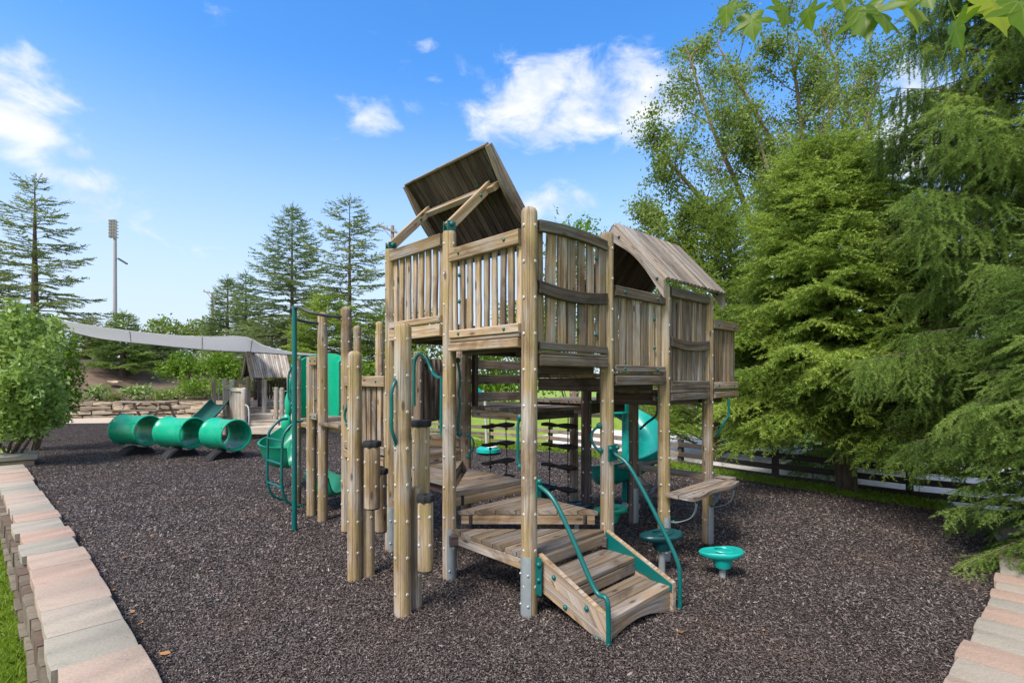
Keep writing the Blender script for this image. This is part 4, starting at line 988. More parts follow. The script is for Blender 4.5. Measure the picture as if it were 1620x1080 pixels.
def fdeck(x0, x1, Y0, Y1, z):
    mb = MB(); k = max(2, int((Y1-Y0)/.14))
    for i in range(k):
        y = Y0+(Y1-Y0)*(i+.5)/k; mb.prism(((x0-810)*Y0/F, y, z-.02), ((x1-810)*Y0/F, y, z-.02), (Y1-Y0)/k-.008, .04, 'far_wood')
    mb.prism(((x0-810)*Y0/F+.02, Y0+.03, z-.12), ((x1-810)*Y0/F-.02, Y0+.03, z-.12), .045, .15, 'far_wood'); mb.build('step', FS)
fdeck(394, 447, 14.0, 14.5, .40); fdeck(392, 441, 14.5, 15.1, .53); fdeck(392, 432, 15.1, 15.9, .68); fdeck(392, 428, 15.9, 16.6, .84); fdeck(395, 460, 16.6, 18.4, 1.02); fdeck(340, 392, 15.6, 17.2, .6)
lr, rr_, le, re_ = P(390, 557, 16.8), P(453, 560, 17.9), P(399, 596.5, 15.8), P(461, 598, 17.0); le.z = re_.z = 1.74; rr_.z = lr.z
lb_, rb_ = lr*2-le, rr_*2-re_; lb_.z = rb_.z = 1.78
r0 = MB(); r0.tube([lr+Vector((0, 0, .015)), rr_+Vector((0, 0, .015))], .02, 'pole_grey', 8); fr_ = r0.build('roof', FS)
slope(fr_, lr, rr_, re_, le, 18, .025, 'far_wood'); slope(fr_, lr, rr_, rb_, lb_, 18, .025, 'dark_wood')
rd_ = (rr_-lr).normalized()
for ap, (ea, eb) in ((lr, (le, lb_)), (rr_, (re_, rb_))):
    for ee in (ea, eb):
        mb = MB(); ra = []
        for i in range(11):
            f = i/10; c = ap.lerp(ee, f); dp = .09+.13*math.sin(math.pi*f); w_ = rd_*.025; ra.append([c-w_, c+w_, c+w_-Vector((0, 0, dp)), c-w_-Vector((0, 0, dp))])
        mb.loft(ra, 'far_wood', .5); mb.build('barge_board', fr_)
# play panel holes and bars
mb = MB()
for zz in (1.35, 1.05): mb.tube([P(432, 600, 15.2)+Vector((0, 0, zz-CAMZ)), P(458, 600, 15.2)+Vector((0, 0, zz-CAMZ))], .022, 'green_plastic', 8)
mb.build('green_bars', FS)
fsl = chute(straight(P(349, 640, 15.6), P(296, 690, 13.2), Vector((.99, .1, 0)).normalized()), 14, .27, .20, 'slide_green', 'slide', P(320, 700, 15))
fsl.parent = FS; fsl.location = WORLD[fsl.name]-WORLD[FS.name]
mb = MB(); mb.tube(curve([P(346, 632, 15.8), P(347, 610, 15.8), P(352, 604, 15.8), P(356, 610, 15.8)], 5), .02, 'pole_grey'); o_ = mb.build('grip_handle', FS)
mb = MB(); mb.tube(curve([P(388, 640, 14.3), P(393, 645, 14.2), P(394, 664, 14.1), P(393, 680, 14.1)], 5), .02, 'pole_grey'); mb.build('grip_handle', FS)

# ------------------------------------------------------------------ shade sail and its masts
SR = empty('shade_sail', P(240, 700, 13)*1., 'long pale grey shade sail stretched above the green barrels', 'shade sail'); SR.location.z = 0; WORLD[SR.name].z = 0
top = [(84, 505, 14), (160, 517.5, 14), (250, 528.5, 14), (320, 532.5, 14), (386, 533, 14), (418, 547, 14), (460, 557, 13.6), (505, 561, 13.2)]
bot = [(98, 522, 14.8), (165, 536.5, 17), (250, 546, 18), (320, 553, 18), (382, 557, 17.5), (420, 558.5, 16), (460, 561, 14.2), (505, 563, 13.3)]
ct, cb = curve([P(*q) for q in top], 6), curve([P(*q) for q in bot], 6)
n = len(ct); mb = MB(); vs = []; K = 8
for a, b in zip(ct, cb):
    for j in range(K+1): f = j/K; vs.append(a.lerp(b, f)+Vector((0, 0, .014*math.sin(len(vs)*.37)*math.sin(math.pi*f))))
fs = []
for i in range(n-1):
    for j in range(K): fs.append([i*(K+1)+j, i*(K+1)+j+1, (i+1)*(K+1)+j+1, (i+1)*(K+1)+j])
mb.add(vs, fs, [[(0, 0)]*4]*len(fs), 'sail_cloth', .5); so = mb.build('cloth', SR, smooth=180)
sm = so.modifiers.new('thick', 'SOLIDIFY'); sm.thickness = .012
mb = MB()
for i in (9, 18, 26): mb.tube([ct[i].lerp(cb[i], q/6)+Vector((0, 0, -.012)) for q in range(7)], .012, 'pole_grey', 5)
mb.build('seam', so)
mb = MB(); mb.tube(cb, .022, 'dark_metal', 6); mb.build('hem', SR); mb = MB(); mb.tube(ct, .008, 'pole_grey', 6); mb.build('hem', SR)
for px, py, Y, lb in ((62, 500, 14.0, 0), (509, 562, 13.3, 1)):
    mb = MB(); p = P(px, py, Y); mb.tube([Vector((p.x, p.y, -.3)), Vector((p.x, p.y, p.z+.05))], .06, 'pole_grey', 12); mb.build('mast', SR)
mb = MB(); mb.tube([P(62, 500, 14), P(86, 506, 14)], .01, 'pole_grey', 6); mb.tube([P(62, 512, 14), P(98, 521, 14.7)], .01, 'pole_grey', 6); mb.build('cable', SR)
# sports light tower and utility poles
b = P(182, 520, 62); lt = empty('floodlight_pole', (b.x, b.y, 2), 'tall grey floodlight pole rising beyond the small spruces', 'floodlight')
mb = MB(); zt = CAMZ+248*62/F; mb.tube([(b.x, b.y, 1), (b.x, b.y, zt)], [.26, .17], 'pole_grey', 12); mb.build('pole', lt)
for k in range(6):
    mb = MB(); z = zt-.3-k*.37+.35
    mb.prism((b.x-.42, b.y-.12, z-.05), (b.x+.42, b.y-.12, z-.05), .30, .06, 'dark_metal')
    for x in (-.3, 0, .3): mb.lathe([(.10, 0), (.2, .16), (.21, .2)], (b.x+x, b.y-.2, z+.08), 'pole_grey', 10, (0, -1, -.5))
    mb.build('lamp_row', lt)
mb = MB(); mb.prism(P(187, 409, 62), P(201, 417.5, 62), .25, .18, 'dark_metal'); mb.build('side_lamp', lt)
def upole(label, px, pyt, Y, arm):
    b = P(px, 600, Y); zt = CAMZ+(600-pyt)*Y/F; r = empty('utility_pole', (b.x, b.y, 1), label, 'utility pole', 'wooden utility poles behind the trees'); mb = MB()
    mb.tube([(b.x, b.y, 0), (b.x, b.y, zt)], [.17, .12], 'pole_wood', 10); mb.build('pole', r); mb = MB(); (x0, z0), (x1, z1) = arm
    a, c = P(px+x0, pyt+z0, Y), P(px+x1, pyt+z1, Y); a.y -= .15; c.y -= .15; mb.prism(a, c, .12, .14, 'pole_wood'); 
    for f in (.08, .5, .92): mb.tube([a.lerp(c, f), a.lerp(c, f)+Vector((0, 0, .25))], .05, 'galvanised', 8)
    mb.prism(a.lerp(c, .25), Vector((b.x, b.y-.1, a.lerp(c, .5).z-.7)), .05, .05, 'pole_wood'); mb.build('crossarm', r)
upole('wooden utility pole peeking over the left railing beside the tilted roof brace', 621, 357, 38, ((-24, 0), (8, 12)))
upole('distant leaning utility pole between the small conifers left of the tall spruce', 336, 463, 60, ((-13, -2), (5, 3)))
# pipe rail and flat stone on the hill
mb = MB(); mb.tube([P(128, 577.5, 27), P(170, 578, 27)], .09, 'dark_metal', 10); tag(mb.build('drain_pipe'), 'dark pipe lying along the crest of the mulched hill', 'pipe')
mb = MB(); stone_box(mb, P(181, 606, 25.5), (1, .1, 0), .55, .35, .12, 'ledge_stone', .9, .03); tag(mb.build('flat_stone'), 'single pale flat stone lying on the mulched slope', 'stone')
# ------------------------------------------------------------------ vegetation
def nrm(a): return a/np.maximum(np.linalg.norm(a, axis=1, keepdims=True), 1e-9)
def spray_template(K, nl, nw, seed, flat=.55):
    """twig along +x, length 1, with K needles as thin triangles"""
    r = np.random.default_rng(seed); t = np.linspace(.02, .98, K)+r.normal(0, .01, K); a = r.random(K)*2*np.pi
    d = np.stack([np.full(K, .62), np.cos(a), np.sin(a)*flat+.12], 1); d = nrm(d); L = nl*(1-.35*t**3)*r.uniform(.8, 1.2, K)
    b = np.stack([t, np.zeros(K), np.zeros(K)], 1); s = nrm(np.cross(d, r.normal(0, 1, (K, 3))))*nw/2
    v = np.stack([b-s, b+s, b+d*L[:, None]], 1).reshape(-1, 3)
    tw = np.array([[0, -.008, 0], [0, .008, 0], [1, 0, 0], [0, 0, -.008], [0, 0, .008], [1, 0, 0]]); return np.concatenate([v, tw])
TN = [spray_template(72, .15, .028, k, .85) for k in range(5)]
TM = [spray_template(26, .19, .060, 20+k, .75) for k in range(5)]
TF = [spray_template(13, .28, .12, 40+k) for k in range(5)]
def sprays(pos, dirs, ln, tone, tmpl, r):
    pos, dirs, ln = np.asarray(pos), nrm(np.asarray(dirs)), np.asarray(ln); up = np.tile([0, 0, 1.], (len(pos), 1))+r.normal(0, .25, (len(pos), 3)); y = nrm(np.cross(up, dirs)); z = np.cross(dirs, y)
    Vs, Ts = [], []; which = r.integers(0, len(tmpl), len(pos))
    for k, T in enumerate(tmpl):
        i = which == k
        if not i.any(): continue
        M3 = np.stack([dirs[i], y[i], z[i]], 1)*ln[i][:, None, None]
        v = np.einsum('ka,nab->nkb', T, M3)+pos[i][:, None, :]; Vs.append(v.reshape(-1, 3)); Ts.append(np.repeat(np.asarray(tone)[i], len(T)//3))
    V = np.concatenate(Vs); return V, np.arange(len(V)).reshape(-1, 3), np.clip(np.concatenate(Ts)+r.normal(0, .06, len(V)//3), 0, 1)
def trunk(root, pts, r0, r1, m='bark', name='trunk', n=10):
    mb = MB(); pts = curve(pts, 5); k = len(pts)-1; mb.tube(pts, [r0+(r1-r0)*(i/k) for i in range(k+1)], m, n); return mb.build(name, root, pts[0])
def spruce(name, label, cat, x, y, z0, H, Rb, zl=.3, nb=90, nl=12, tmpl=TM, sl=.3, m='spruce_light', hang=.5, droop=.35, shape=.9, seed=1, group=None, tr=.16, lift=0., thin=0., limbs=True, lean=0., spc=1.6, azr=None, topr=.0):
    r = np.random.default_rng(seed); root = empty(name, (x, y, z0), label, cat, group)
    trunk(root, [(x, y, z0-.2), (x+lean*.4, y, z0+H*.5), (x+lean, y, z0+H)], tr, .012, 'bark'); P_, D_, L_, T_ = [], [], [], []; lm = MB()
    for b in range(nb):
        f = (b+r.random())/nb; f = f**.92; zb = zl+(H-zl)*f*.985; a = b*2.399+r.normal(0, .35)
        if azr is not None: a = azr[0]+(azr[1]-azr[0])*r.random()
        Lb = Rb*((1-f)**shape*(1-topr)+topr*(1-f)**.3)*r.uniform(.72, 1.12)+.12
        if r.random() < thin: continue
        h = np.array([math.cos(a), math.sin(a), 0]); sd = np.array([-h[1], h[0], 0]); base = np.array([x+lean*f, y, z0+zb]); up0 = lift+.35*f
        def at(k): return base+h*Lb*k*(1-.08*k)+np.array([0, 0, Lb*(up0*k-droop*(1-f*.6)*k*k*1.15+.16*k**3)])
        if limbs: lm.tube([at(k) for k in (0, .3, .6, .95)], [max(.006, .018*Lb*.6), .013*Lb*.6+.002, .008*Lb*.5+.002, .003], 'bark', 5)
        bt = r.normal(.46, .24); n2 = max(4, int(nl*Lb/Rb*1.25+2))
        for j in range(n2):
            k = .18+.82*(j+r.random())/n2; q = at(min(k, 1)); side = 1 if j % 2 else -1; tip = (at(min(k+.05, 1.05))-at(k)); tip /= np.linalg.norm(tip)+1e-9
            ll = min((.46*(1-k)+.10)*Lb, .75)*r.uniform(.7, 1.2)+sl*.3; steps = max(1, int(ll/(sl*.7)+.5)); dr = tip*.72+sd*side*.75*r.uniform(.6, 1.2)+np.array([0, 0, -hang*r.uniform(.25, .75)]); dr /= np.linalg.norm(dr)
            pv = np.cross(dr, np.array([0, 0, 1.])); pv /= np.linalg.norm(pv)+1e-9; lt = r.normal(0, .10)
            for s in range(steps):
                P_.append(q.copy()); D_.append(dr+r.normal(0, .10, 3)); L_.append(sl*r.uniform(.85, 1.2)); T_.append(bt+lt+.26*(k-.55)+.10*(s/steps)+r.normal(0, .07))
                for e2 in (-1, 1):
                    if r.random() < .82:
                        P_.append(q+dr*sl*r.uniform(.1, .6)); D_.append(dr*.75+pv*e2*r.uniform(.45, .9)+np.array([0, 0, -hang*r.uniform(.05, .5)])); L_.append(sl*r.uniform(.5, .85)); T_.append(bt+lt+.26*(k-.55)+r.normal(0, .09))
                q = q+dr*sl*.7; dr = dr+np.array([0, 0, -hang*.13+.03])+r.normal(0, .06, 3); dr /= np.linalg.norm(dr)
            if hang > .8:       # hanging branchlets below the limb
                for s in range(int(2+hang*2)):
                    q = at(min(k, 1))+sd*r.normal(0, .05); 
                    for w in range(int(1+r.random()*2.6*hang)):
                        P_.append(q.copy()); dd = np.array([r.normal(0, .16), r.normal(0, .16), -1.]); D_.append(dd); L_.append(sl*r.uniform(.9, 1.25)); T_.append(bt-.06+r.normal(0, .12)); q = q+dd*sl*.72
        q = at(1.); P_.append(q); D_.append(at(1.)-at(.9)); L_.append(sl); T_.append(bt+.2)
    for s in range(8): P_.append([x+lean, y, z0+H-.1*s*sl*2]); D_.append([r.normal(0, .35), r.normal(0, .35), 1]); L_.append(sl); T_.append(.6)
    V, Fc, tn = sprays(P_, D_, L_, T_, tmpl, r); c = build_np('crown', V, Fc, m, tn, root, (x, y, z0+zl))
    if limbs and lm.v: lm.build('limbs', root, (x, y, z0+zl))
    return root
def leaves_np(c, size, r, hangd=.0, asp=.55, fold=.25):
    n = len(c); d = r.normal(0, 1, (n, 3)); d[:, 2] -= hangd; d = nrm(d); s = nrm(np.cross(d, r.normal(0, 1, (n, 3)))); nn = np.cross(d, s); L = size*r.uniform(.45, 1.35, n)[:, None]
    v = np.stack([c, c+d*L*.5+s*L*asp*.5+nn*L*fold*.3, c+d*L, c+d*L*.5-s*L*asp*.5+nn*L*fold*.3], 1).reshape(-1, 3); return v, np.arange(4*n).reshape(n, 4)
def broad(name, label, cat, base, stems, nleaf, size, m, seed, group=None, bark='pale_bark', r0=.14, spread=.35, twig=.9, start=.3, nside=11, clus=.20, hangd=.5):
    r = np.random.default_rng(seed); root = empty(name, base, label, cat, group); tips = []; wt_ = []; lb = MB()
    for si, st in enumerate(stems):
        pts = curve([Vector(base)]+[Vector(q) for q in st], 6); k = len(pts)-1; mb = MB(); mb.tube(pts, [r0*(1-.9*i/k)+.008 for i in range(k+1)], bark, 9); mb.build('trunk' if si == 0 else 'stem', root, base)
        tot = sum((pts[i+1]-pts[i]).length for i in range(k))
        for j in range(nside):
            f = start+(1-start)*(j+r.random())/nside; i = min(int(f*k), k-1); q = pts[i].lerp(pts[i+1], f*k-i); dirv = (pts[i+1]-pts[i]).normalized()
            rd = Vector(r.normal(0, 1, 3)); rd = (rd-dirv*rd.dot(dirv)).normalized(); l = tot*spread*(1.15-f*.75)*r.uniform(.6, 1.2); e = [q]
            dv = (dirv*.7+rd*.9+Vector((0, 0, .15))).normalized()
            for s in range(4): dv = (dv+Vector(r.normal(0, .16, 3))+Vector((0, 0, .04))).normalized(); e.append(e[-1]+dv*l/4)
            lb.tube(e, [r0*.22*(1-f*.5)+.004, r0*.16*(1-f*.5)+.003, r0*.1+.003, r0*.06+.002, .003], bark, 5)
            for s in range(14):
                g = .25+.75*r.random(); i2 = min(int(g*4), 3); p = e[i2].lerp(e[i2+1], g*4-i2); tv = (dv*.6+Vector(r.normal(0, .75, 3))).normalized(); tl = l*.28*r.uniform(.5, 1.3)
                lb.tube([p, p+tv*tl], [.006, .002], bark, 3)
                for w in range(3): tips.append(p+tv*tl*r.uniform(.3, 1.1)); wt_.append(r.uniform(.4, 1.2))
            tips.append(e[-1]); wt_.append(1.3)
    lb.build('limbs', root, base); tp = np.array([tuple(q) for q in tips]); w = np.array(wt_); w /= w.sum(); idx = r.choice(len(tp), nleaf, p=w); c = tp[idx]+r.normal(0, clus, (nleaf, 3))*np.array([1, 1, .8])
    v, f = leaves_np(c, size, r, hangd); ct = r.normal(.5, .17, len(tp)); tn = np.clip(ct[idx]+r.normal(0, .14, nleaf), 0, 1); build_np('crown', v, f, m, tn, root, base); return root
def bush(name, label, cat, base, lumps, dens, size, m, seed, group=None, hangd=0., stems=5, asp=.55, bark='bark', shoots=0):
    """lumps: (centre, radii); leaves lie in a ragged shell of each lump"""
    r = np.random.default_rng(seed); root = empty(name, base, label, cat, group); cs = []; tn = []
    lumps = list(lumps)
    for k in range(shoots):
        c, rad = lumps[r.integers(0, len(lumps))]; d = nrm(r.normal(0, 1, (1, 3)))[0]; d[2] = abs(d[2])*.9+.1; q = np.array(c)+d*np.array(rad)*1.08; lumps.append((tuple(q), (.10+.1*r.random(), .10+.1*r.random(), .14+.14*r.random())))
    for c, rad in lumps:
        rad = np.array(rad); n = int(dens*(rad[0]*rad[1]+rad[1]*rad[2]+rad[0]*rad[2])*4.2); d = nrm(r.normal(0, 1, (n, 3)))
        ph = r.random(6)*6.3; lump = 1+.16*np.sin(d[:, 0]*5+ph[0])*np.sin(d[:, 1]*5+ph[1])+.12*np.sin(d[:, 2]*7+ph[2])*np.sin(d[:, 0]*8+ph[3])+.08*np.sin(d[:, 1]*13+ph[4])*np.sin(d[:, 2]*12+ph[5])
        rr = r.random(n)**.30*lump*r.uniform(.93, 1.10, n); q = np.array(c)+d*rr[:, None]*rad; cs.append(q); k = np.sin(q[:, 0]*4/rad[0]+ph[0])*np.sin(q[:, 2]*5/rad[2]+ph[1]); tn.append(.5+.16*k+r.normal(0, .16, n))
    c = np.concatenate(cs); t = np.clip(np.concatenate(tn), 0, 1); ok = c[:, 2] > base[2]-.02; c = c[ok]; t = t[ok]; v, f = leaves_np(c, size, r, hangd, asp); build_np('foliage', v, f, m, t, root, base)
    mb = MB()
    for k in range(stems):
        cc, rad = lumps[k % len(lumps)]; e = Vector(cc)+Vector(r.normal(0, .35, 3))*rad[0]; b0 = Vector(base)+Vector((r.normal(0, .08), r.normal(0, .08), -.1)); mb.tube(curve([b0, b0.lerp(e, .5)+Vector((r.normal(0, .1), 0, .1)), e], 4), [.03-.0025*i for i in range(9)], bark, 6)
    mb.build('stems', root, base); return root

# --- right side
gR = 'conifers along the right side'
spruce('spruce_tree', 'big drooping spruce filling the right edge of the photo, long branchlets hanging like curtains', 'spruce', 6.4, 6.05, -.3, 9.8, 2.6, 1.3, 235, 17, TN, .20, 'spruce_near', 1.15, .34, .62, 5, gR, .2, .10, spc=1.6)
spruce('spruce_tree', 'low nearest spruce at the right with full branches sweeping down to the cap stones', 'spruce', 5.15, 4.55, -.25, 3.8, 1.3, .25, 150, 16, TN, .17, 'spruce_near', .75, .62, .72, 6, gR, .1, .22)
spruce('spruce_tree', 'light green spruce with a bare dark trunk foot standing by the rail fence', 'spruce', 5.5, 8.4, -.15, 5.75, 2.3, 1.1, 250, 26, TM, .30, 'spruce_light', .65, .45, .62, 7, gR, .17, .18, lean=-.35)
spruce('spruce_tree', 'bright feathery conifer between the tower roof and the spruce with the bare trunk foot', 'conifer', 5.0, 12.6, -.5, 6.5, 2.1, .3, 150, 13, TM, .30, 'spruce_light', .22, .15, .55, 8, gR, .14, .45, topr=.35)
spruce('spruce_tree', 'dark dense conifer behind the bright feathery one', 'conifer', 7.4, 12.0, -.5, 6.3, 2.4, .2, 130, 12, TM, .32, 'spruce_near', .5, .4, .6, 9, gR, .14, .2)
B0 = (7.5, 14.3, -.5)
def q3(px, py, Y): return tuple(P(px, py, Y))
broad('ash_tree', 'tall open airy broadleaf tree leaning left above the spruces', 'tree', B0, [
    [q3(1215, 470, 14.2), q3(1180, 330, 14), q3(1130, 210, 13.8), q3(1085, 75, 13.6)], [q3(1240, 420, 14.4), q3(1225, 250, 14.6), q3(1180, 150, 14.6), q3(1135, 70, 14.7)],
    [q3(1265, 400, 14.2), q3(1270, 250, 14), q3(1262, 150, 13.7), q3(1245, 60, 13.5)], [q3(1290, 400, 14.6), q3(1300, 230, 15), q3(1325, 130, 15.2), q3(1300, 45, 15)],
    [q3(1190, 500, 14), q3(1130, 350, 13.6), q3(1075, 275, 13.3), q3(1032, 235, 13)], [q3(1310, 400, 14.4), q3(1345, 280, 14.6), q3(1372, 190, 14.8), q3(1390, 130, 15)], [q3(1255, 430, 13.6), q3(1235, 350, 13.3), q3(1215, 270, 13.2), q3(1200, 220, 13.2)],
    [q3(1185, 520, 13.8), q3(1120, 430, 13.4), q3(1060, 380, 13), q3(1015, 350, 12.8)]], 62000, .085, 'broadleaf', 21, None, 'pale_bark', .12, .23, .9, .32, 14, .14)
# trees beyond the road, behind the tower
gB = 'broadleaf trees beyond the road'
for k, (px, Y, top, w, mm, lab) in enumerate(((905, 27, 345, 70, 'bright_leaf', 'bright green tree rising behind the tower top railing'), (985, 29, 400, 75, 'broadleaf', 'green tree behind the gable roof of the tower'), (1040, 26, 415, 60, 'bright_leaf', 'yellow-green tree right behind the pitched tower roof'),
        (830, 30, 470, 75, 'bright_leaf', 'bright tree behind the front post of the tower'), (755, 29, 530, 70, 'bright_leaf', 'bright low tree seen through the middle of the tower'), (680, 31, 500, 70, 'broadleaf', 'green tree seen behind the gate rail'), (1100, 24, 470, 70, 'spruce_light', 'dense green tree right of the tower behind the road'))):
    X = (px-810)*Y/F; zt = CAMZ+(600-top)*Y/F; rw = w*Y/F; zm = (zt-.3)/2; lumps = [((X, Y, zm+.2), (rw*.85, rw*.8, zm*.95))]
    r = random.Random(k)
    for j in range(9): a = r.random()*6.28; h = r.uniform(.15, .92); lumps.append(((X+math.cos(a)*rw*.65*(1.1-h*.6), Y+math.sin(a)*rw*.5, zt*h), (rw*.42, rw*.42, rw*.38)))
    lumps.append(((X, Y, zt-rw*.35), (rw*.45, rw*.45, rw*.35)))
    root = bush('tree', lab, 'tree', (X, Y, -.5), lumps, 24, .22, mm, 60+k, gB, stems=7)
# --- left: conifers on the hill
gC = 'conifers behind the shade sail'
def con(lab, px, top, Y, hw, yb, **kw):
    X = (px-810)*Y/F; zt = CAMZ+(600-top)*Y/F; zb = float(hill_z(np.array(X), np.array(Y)))-.1; zl = max(.3, CAMZ+(600-yb)*Y/F-zb)
    a = dict(nb=110, nl=11, tmpl=TF, sl=.42, m='spruce_far', hang=.35, droop=.22, shape=.85, group=gC, tr=.2, lift=.02); a.update(kw); spruce('spruce_tree', lab, 'conifer', X, Y, zb, zt-zb, hw*Y/F, zl, **a)
con('sparse old spruce with bare trunk at the far left, one-sided open branches', 55, 284, 26, 92, 505, nb=62, nl=9, seed=31, thin=.12, droop=.18, m='spruce_far', shape=.55, sl=.36, hang=.3, tr=.23, spc=1.)
con('dense dark spruce cut by the left edge of the photo', -22, 385, 30, 95, 560, nb=90, seed=32, m='spruce_far')
con('tall full spruce behind the fire pole', 462, 328, 33, 118, 575, nb=125, nl=13, seed=33, shape=.8, m='spruce_blue', sl=.42)
con('tall thin-topped spruce just left of the tower', 553, 317, 31, 105, 575, nb=82, nl=11, seed=34, shape=.55, thin=.1, m='spruce_far', sl=.42)
con('small bluish spruce left of a narrower twin behind the playhouse roof', 360, 442, 42, 48, 560, nb=80, seed=35, m='spruce_blue', sl=.5)
con('narrow small spruce beside the tall full spruce', 389, 433, 40, 36, 560, nb=70, seed=36, m='spruce_blue', sl=.45, thin=.1)
con('small dark young spruce on the hill crest under the shade sail', 195, 497, 27, 52, 583, nb=70, nl=10, seed=37, m='spruce_near', sl=.34)
con('brownish young spruce left of the dark one on the hill crest', 140, 510, 31, 50, 575, nb=60, nl=10, seed=38, m='spruce_far', sl=.36)
con('bluish young conifer right of the dark one behind the shade sail', 250, 540, 31, 52, 590, nb=60, nl=10, seed=39, m='spruce_blue', sl=.36)
con('wide spruce skirt filling the gap behind the railing posts', 515, 470, 27, 90, 600, nb=80, nl=11, seed=41, m='spruce_light', sl=.4, shape=.6)
con('light green conifer low behind the left railing', 610, 490, 30, 75, 600, nb=80, nl=11, seed=42, m='spruce_light', sl=.42, shape=.6)
con('low conifer filling the gap behind the playhouse roof', 430, 505, 36, 85, 600, nb=80, nl=11, seed=43, m='spruce_far', sl=.5, shape=.6)
gF = 'distant broadleaf trees behind the shade sail'
for k, (px, Y, top, w, mm, lab) in enumerate(((232, 48, 515, 34, 'spruce_blue', 'distant pale tree right of the floodlight pole'), (262, 50, 498, 32, 'broadleaf', 'distant tree crown, leftmost of the pair above the middle of the sail'), (308, 52, 504, 34, 'broadleaf', 'distant tree crown, rightmost of the pair above the middle of the sail'), (160, 46, 512, 28, 'broadleaf', 'distant low tree left of the floodlight pole foot'), (335, 44, 495, 26, 'spruce_blue', 'distant bluish tree below the leaning utility pole'))):
    X = (px-810)*Y/F; zt = CAMZ+(600-top)*Y/F; rw = w*Y/F; r = random.Random(90+k); zc = zt-rw*.9
    lumps = [((X, Y, zc), (rw*.8, rw*.8, rw*.8)), ((X, Y, zc*.5+.5), (rw*1.1, rw, zc*.5))]+[((X+r.uniform(-.7, .7)*rw, Y+r.uniform(-.3, .3)*rw, zc+r.uniform(-.6, .55)*rw), (rw*.4, rw*.4, rw*.4)) for j in range(8)]
    bush('tree', lab, 'tree', (X, Y, 1.5), lumps, 12, .34, mm, 100+k, gF)
gS = 'shrubs on the hill above the stone wall'
def lowbush(lab, px, py0, py1, w, Y, mm, seed, size=.13, dens=75, name='shrub', cat='shrub', asp=.55, group=gS, hangd=0.):
    X = (px-810)*Y/F; z1, z0 = CAMZ+(600-py0)*Y/F, CAMZ+(600-py1)*Y/F; rw = w*Y/F/2; h = (z1-z0); r = random.Random(seed)
    lumps = [((X, Y, z0+h*.45), (rw*.85, rw*.6, h*.5))]+[((X+r.uniform(-.75, .75)*rw, Y+r.uniform(-.4, .2)*rw, z0+h*r.uniform(.35, .75)), (rw*.35, rw*.35, h*.3)) for j in range(7)]
    bush(name, lab, cat, (X, Y, z0), lumps, dens, size, mm, seed, group, asp=asp, hangd=hangd, shoots=0 if name == 'hosta' else 8)
lowbush('bright yew-like bush left of the playhouse roof', 300, 556, 604, 95, 25.8, 'bright_leaf', 201, .16); lowbush('taller bright bush touching the playhouse roof eave', 352, 553, 612, 75, 25.2, 'bright_leaf', 202, .16)
lowbush('spreading ground-cover shrub on the bank beside the playhouse railing', 328, 598, 628, 105, 24.6, 'bright_leaf', 203, .13); lowbush('trailing dark creeper on the wall between the two hostas', 283, 612, 634, 70, 24.4, 'shrub_leaf', 204, .11)
lowbush('bushy green hedge behind the low railing', 430, 560, 640, 110, 27, 'broadleaf', 208, .16); lowbush('bright hedge seen between the left railing posts', 560, 560, 660, 130, 25, 'bright_leaf', 209, .16); lowbush('bright shrub seen behind the step posts', 665, 548, 655, 90, 25, 'bright_leaf', 210, .16)
lowbush('left pale hosta clump on the stone wall', 154, 608, 630, 46, 23.4, 'hosta_leaf', 205, .22, 60, 'hosta', 'hosta', .35, 'hostas on the stone wall', .6); lowbush('right pale hosta clump on the stone wall', 219, 609, 630, 46, 23.7, 'hosta_leaf', 206, .22, 60, 'hosta', 'hosta', .35, 'hostas on the stone wall', .6)
lowbush('dark creeping plant at the wall top beside the right hosta', 250, 622, 642, 34, 23.6, 'broadleaf', 214, .1, 60); lowbush('dark creeping plant between the two hostas', 187, 620, 640, 28, 23.4, 'broadleaf', 215, .1, 60); lowbush('dark creeping plant hanging over the wall left of the hostas', 128, 622, 648, 40, 22.7, 'spruce_near', 207, .1, 30)
# big leafy shrubs behind the pillar
sb = P(6, 705, 10.3); sb.z = -.15
bush('leafy_shrub', 'large pale leafy shrub at the left edge over the brick pillar', 'shrub', tuple(sb), [(tuple(P(15, 600, 10.2)), (.85, .7, .95)), (tuple(P(50, 620, 10.0)), (.55, .5, .6)), (tuple(P(20, 545, 10.4)), (.7, .6, .5)), (tuple(P(30, 655, 9.9)), (.5, .45, .3)), (tuple(P(68, 640, 10.0)), (.4, .4, .28)), (tuple(P(-25, 560, 10.3)), (.6, .6, .8)), (tuple(P(70, 560, 10.2)), (.3, .3, .35)), (tuple(P(40, 520, 10.3)), (.35, .35, .3)), (tuple(P(10, 672, 10.0)), (.75, .5, .35)), (tuple(P(-20, 640, 10.0)), (.6, .5, .6))], 270, .105, 'shrub_leaf', 211, 'shrubs at the left edge', .3, 8, shoots=34)
sb = P(60, 690, 12.3); sb.z = -.15
bush('leafy_shrub', 'brighter yellow-green shrub reaching over the stone wall', 'shrub', tuple(sb), [(tuple(P(70, 590, 12.3)), (.75, .7, .85)), (tuple(P(98, 590, 12.3)), (.28, .4, .55)), (tuple(P(90, 550, 12.4)), (.45, .5, .5)), (tuple(P(35, 530, 12.3)), (.8, .6, .45)), (tuple(P(100, 630, 12.2)), (.35, .4, .35)), (tuple(P(70, 655, 12.2)), (.6, .5, .35)), (tuple(P(40, 660, 12.2)), (.6, .5, .35))], 240, .105, 'bright_leaf', 212, 'shrubs at the left edge', .3, 5, shoots=20)

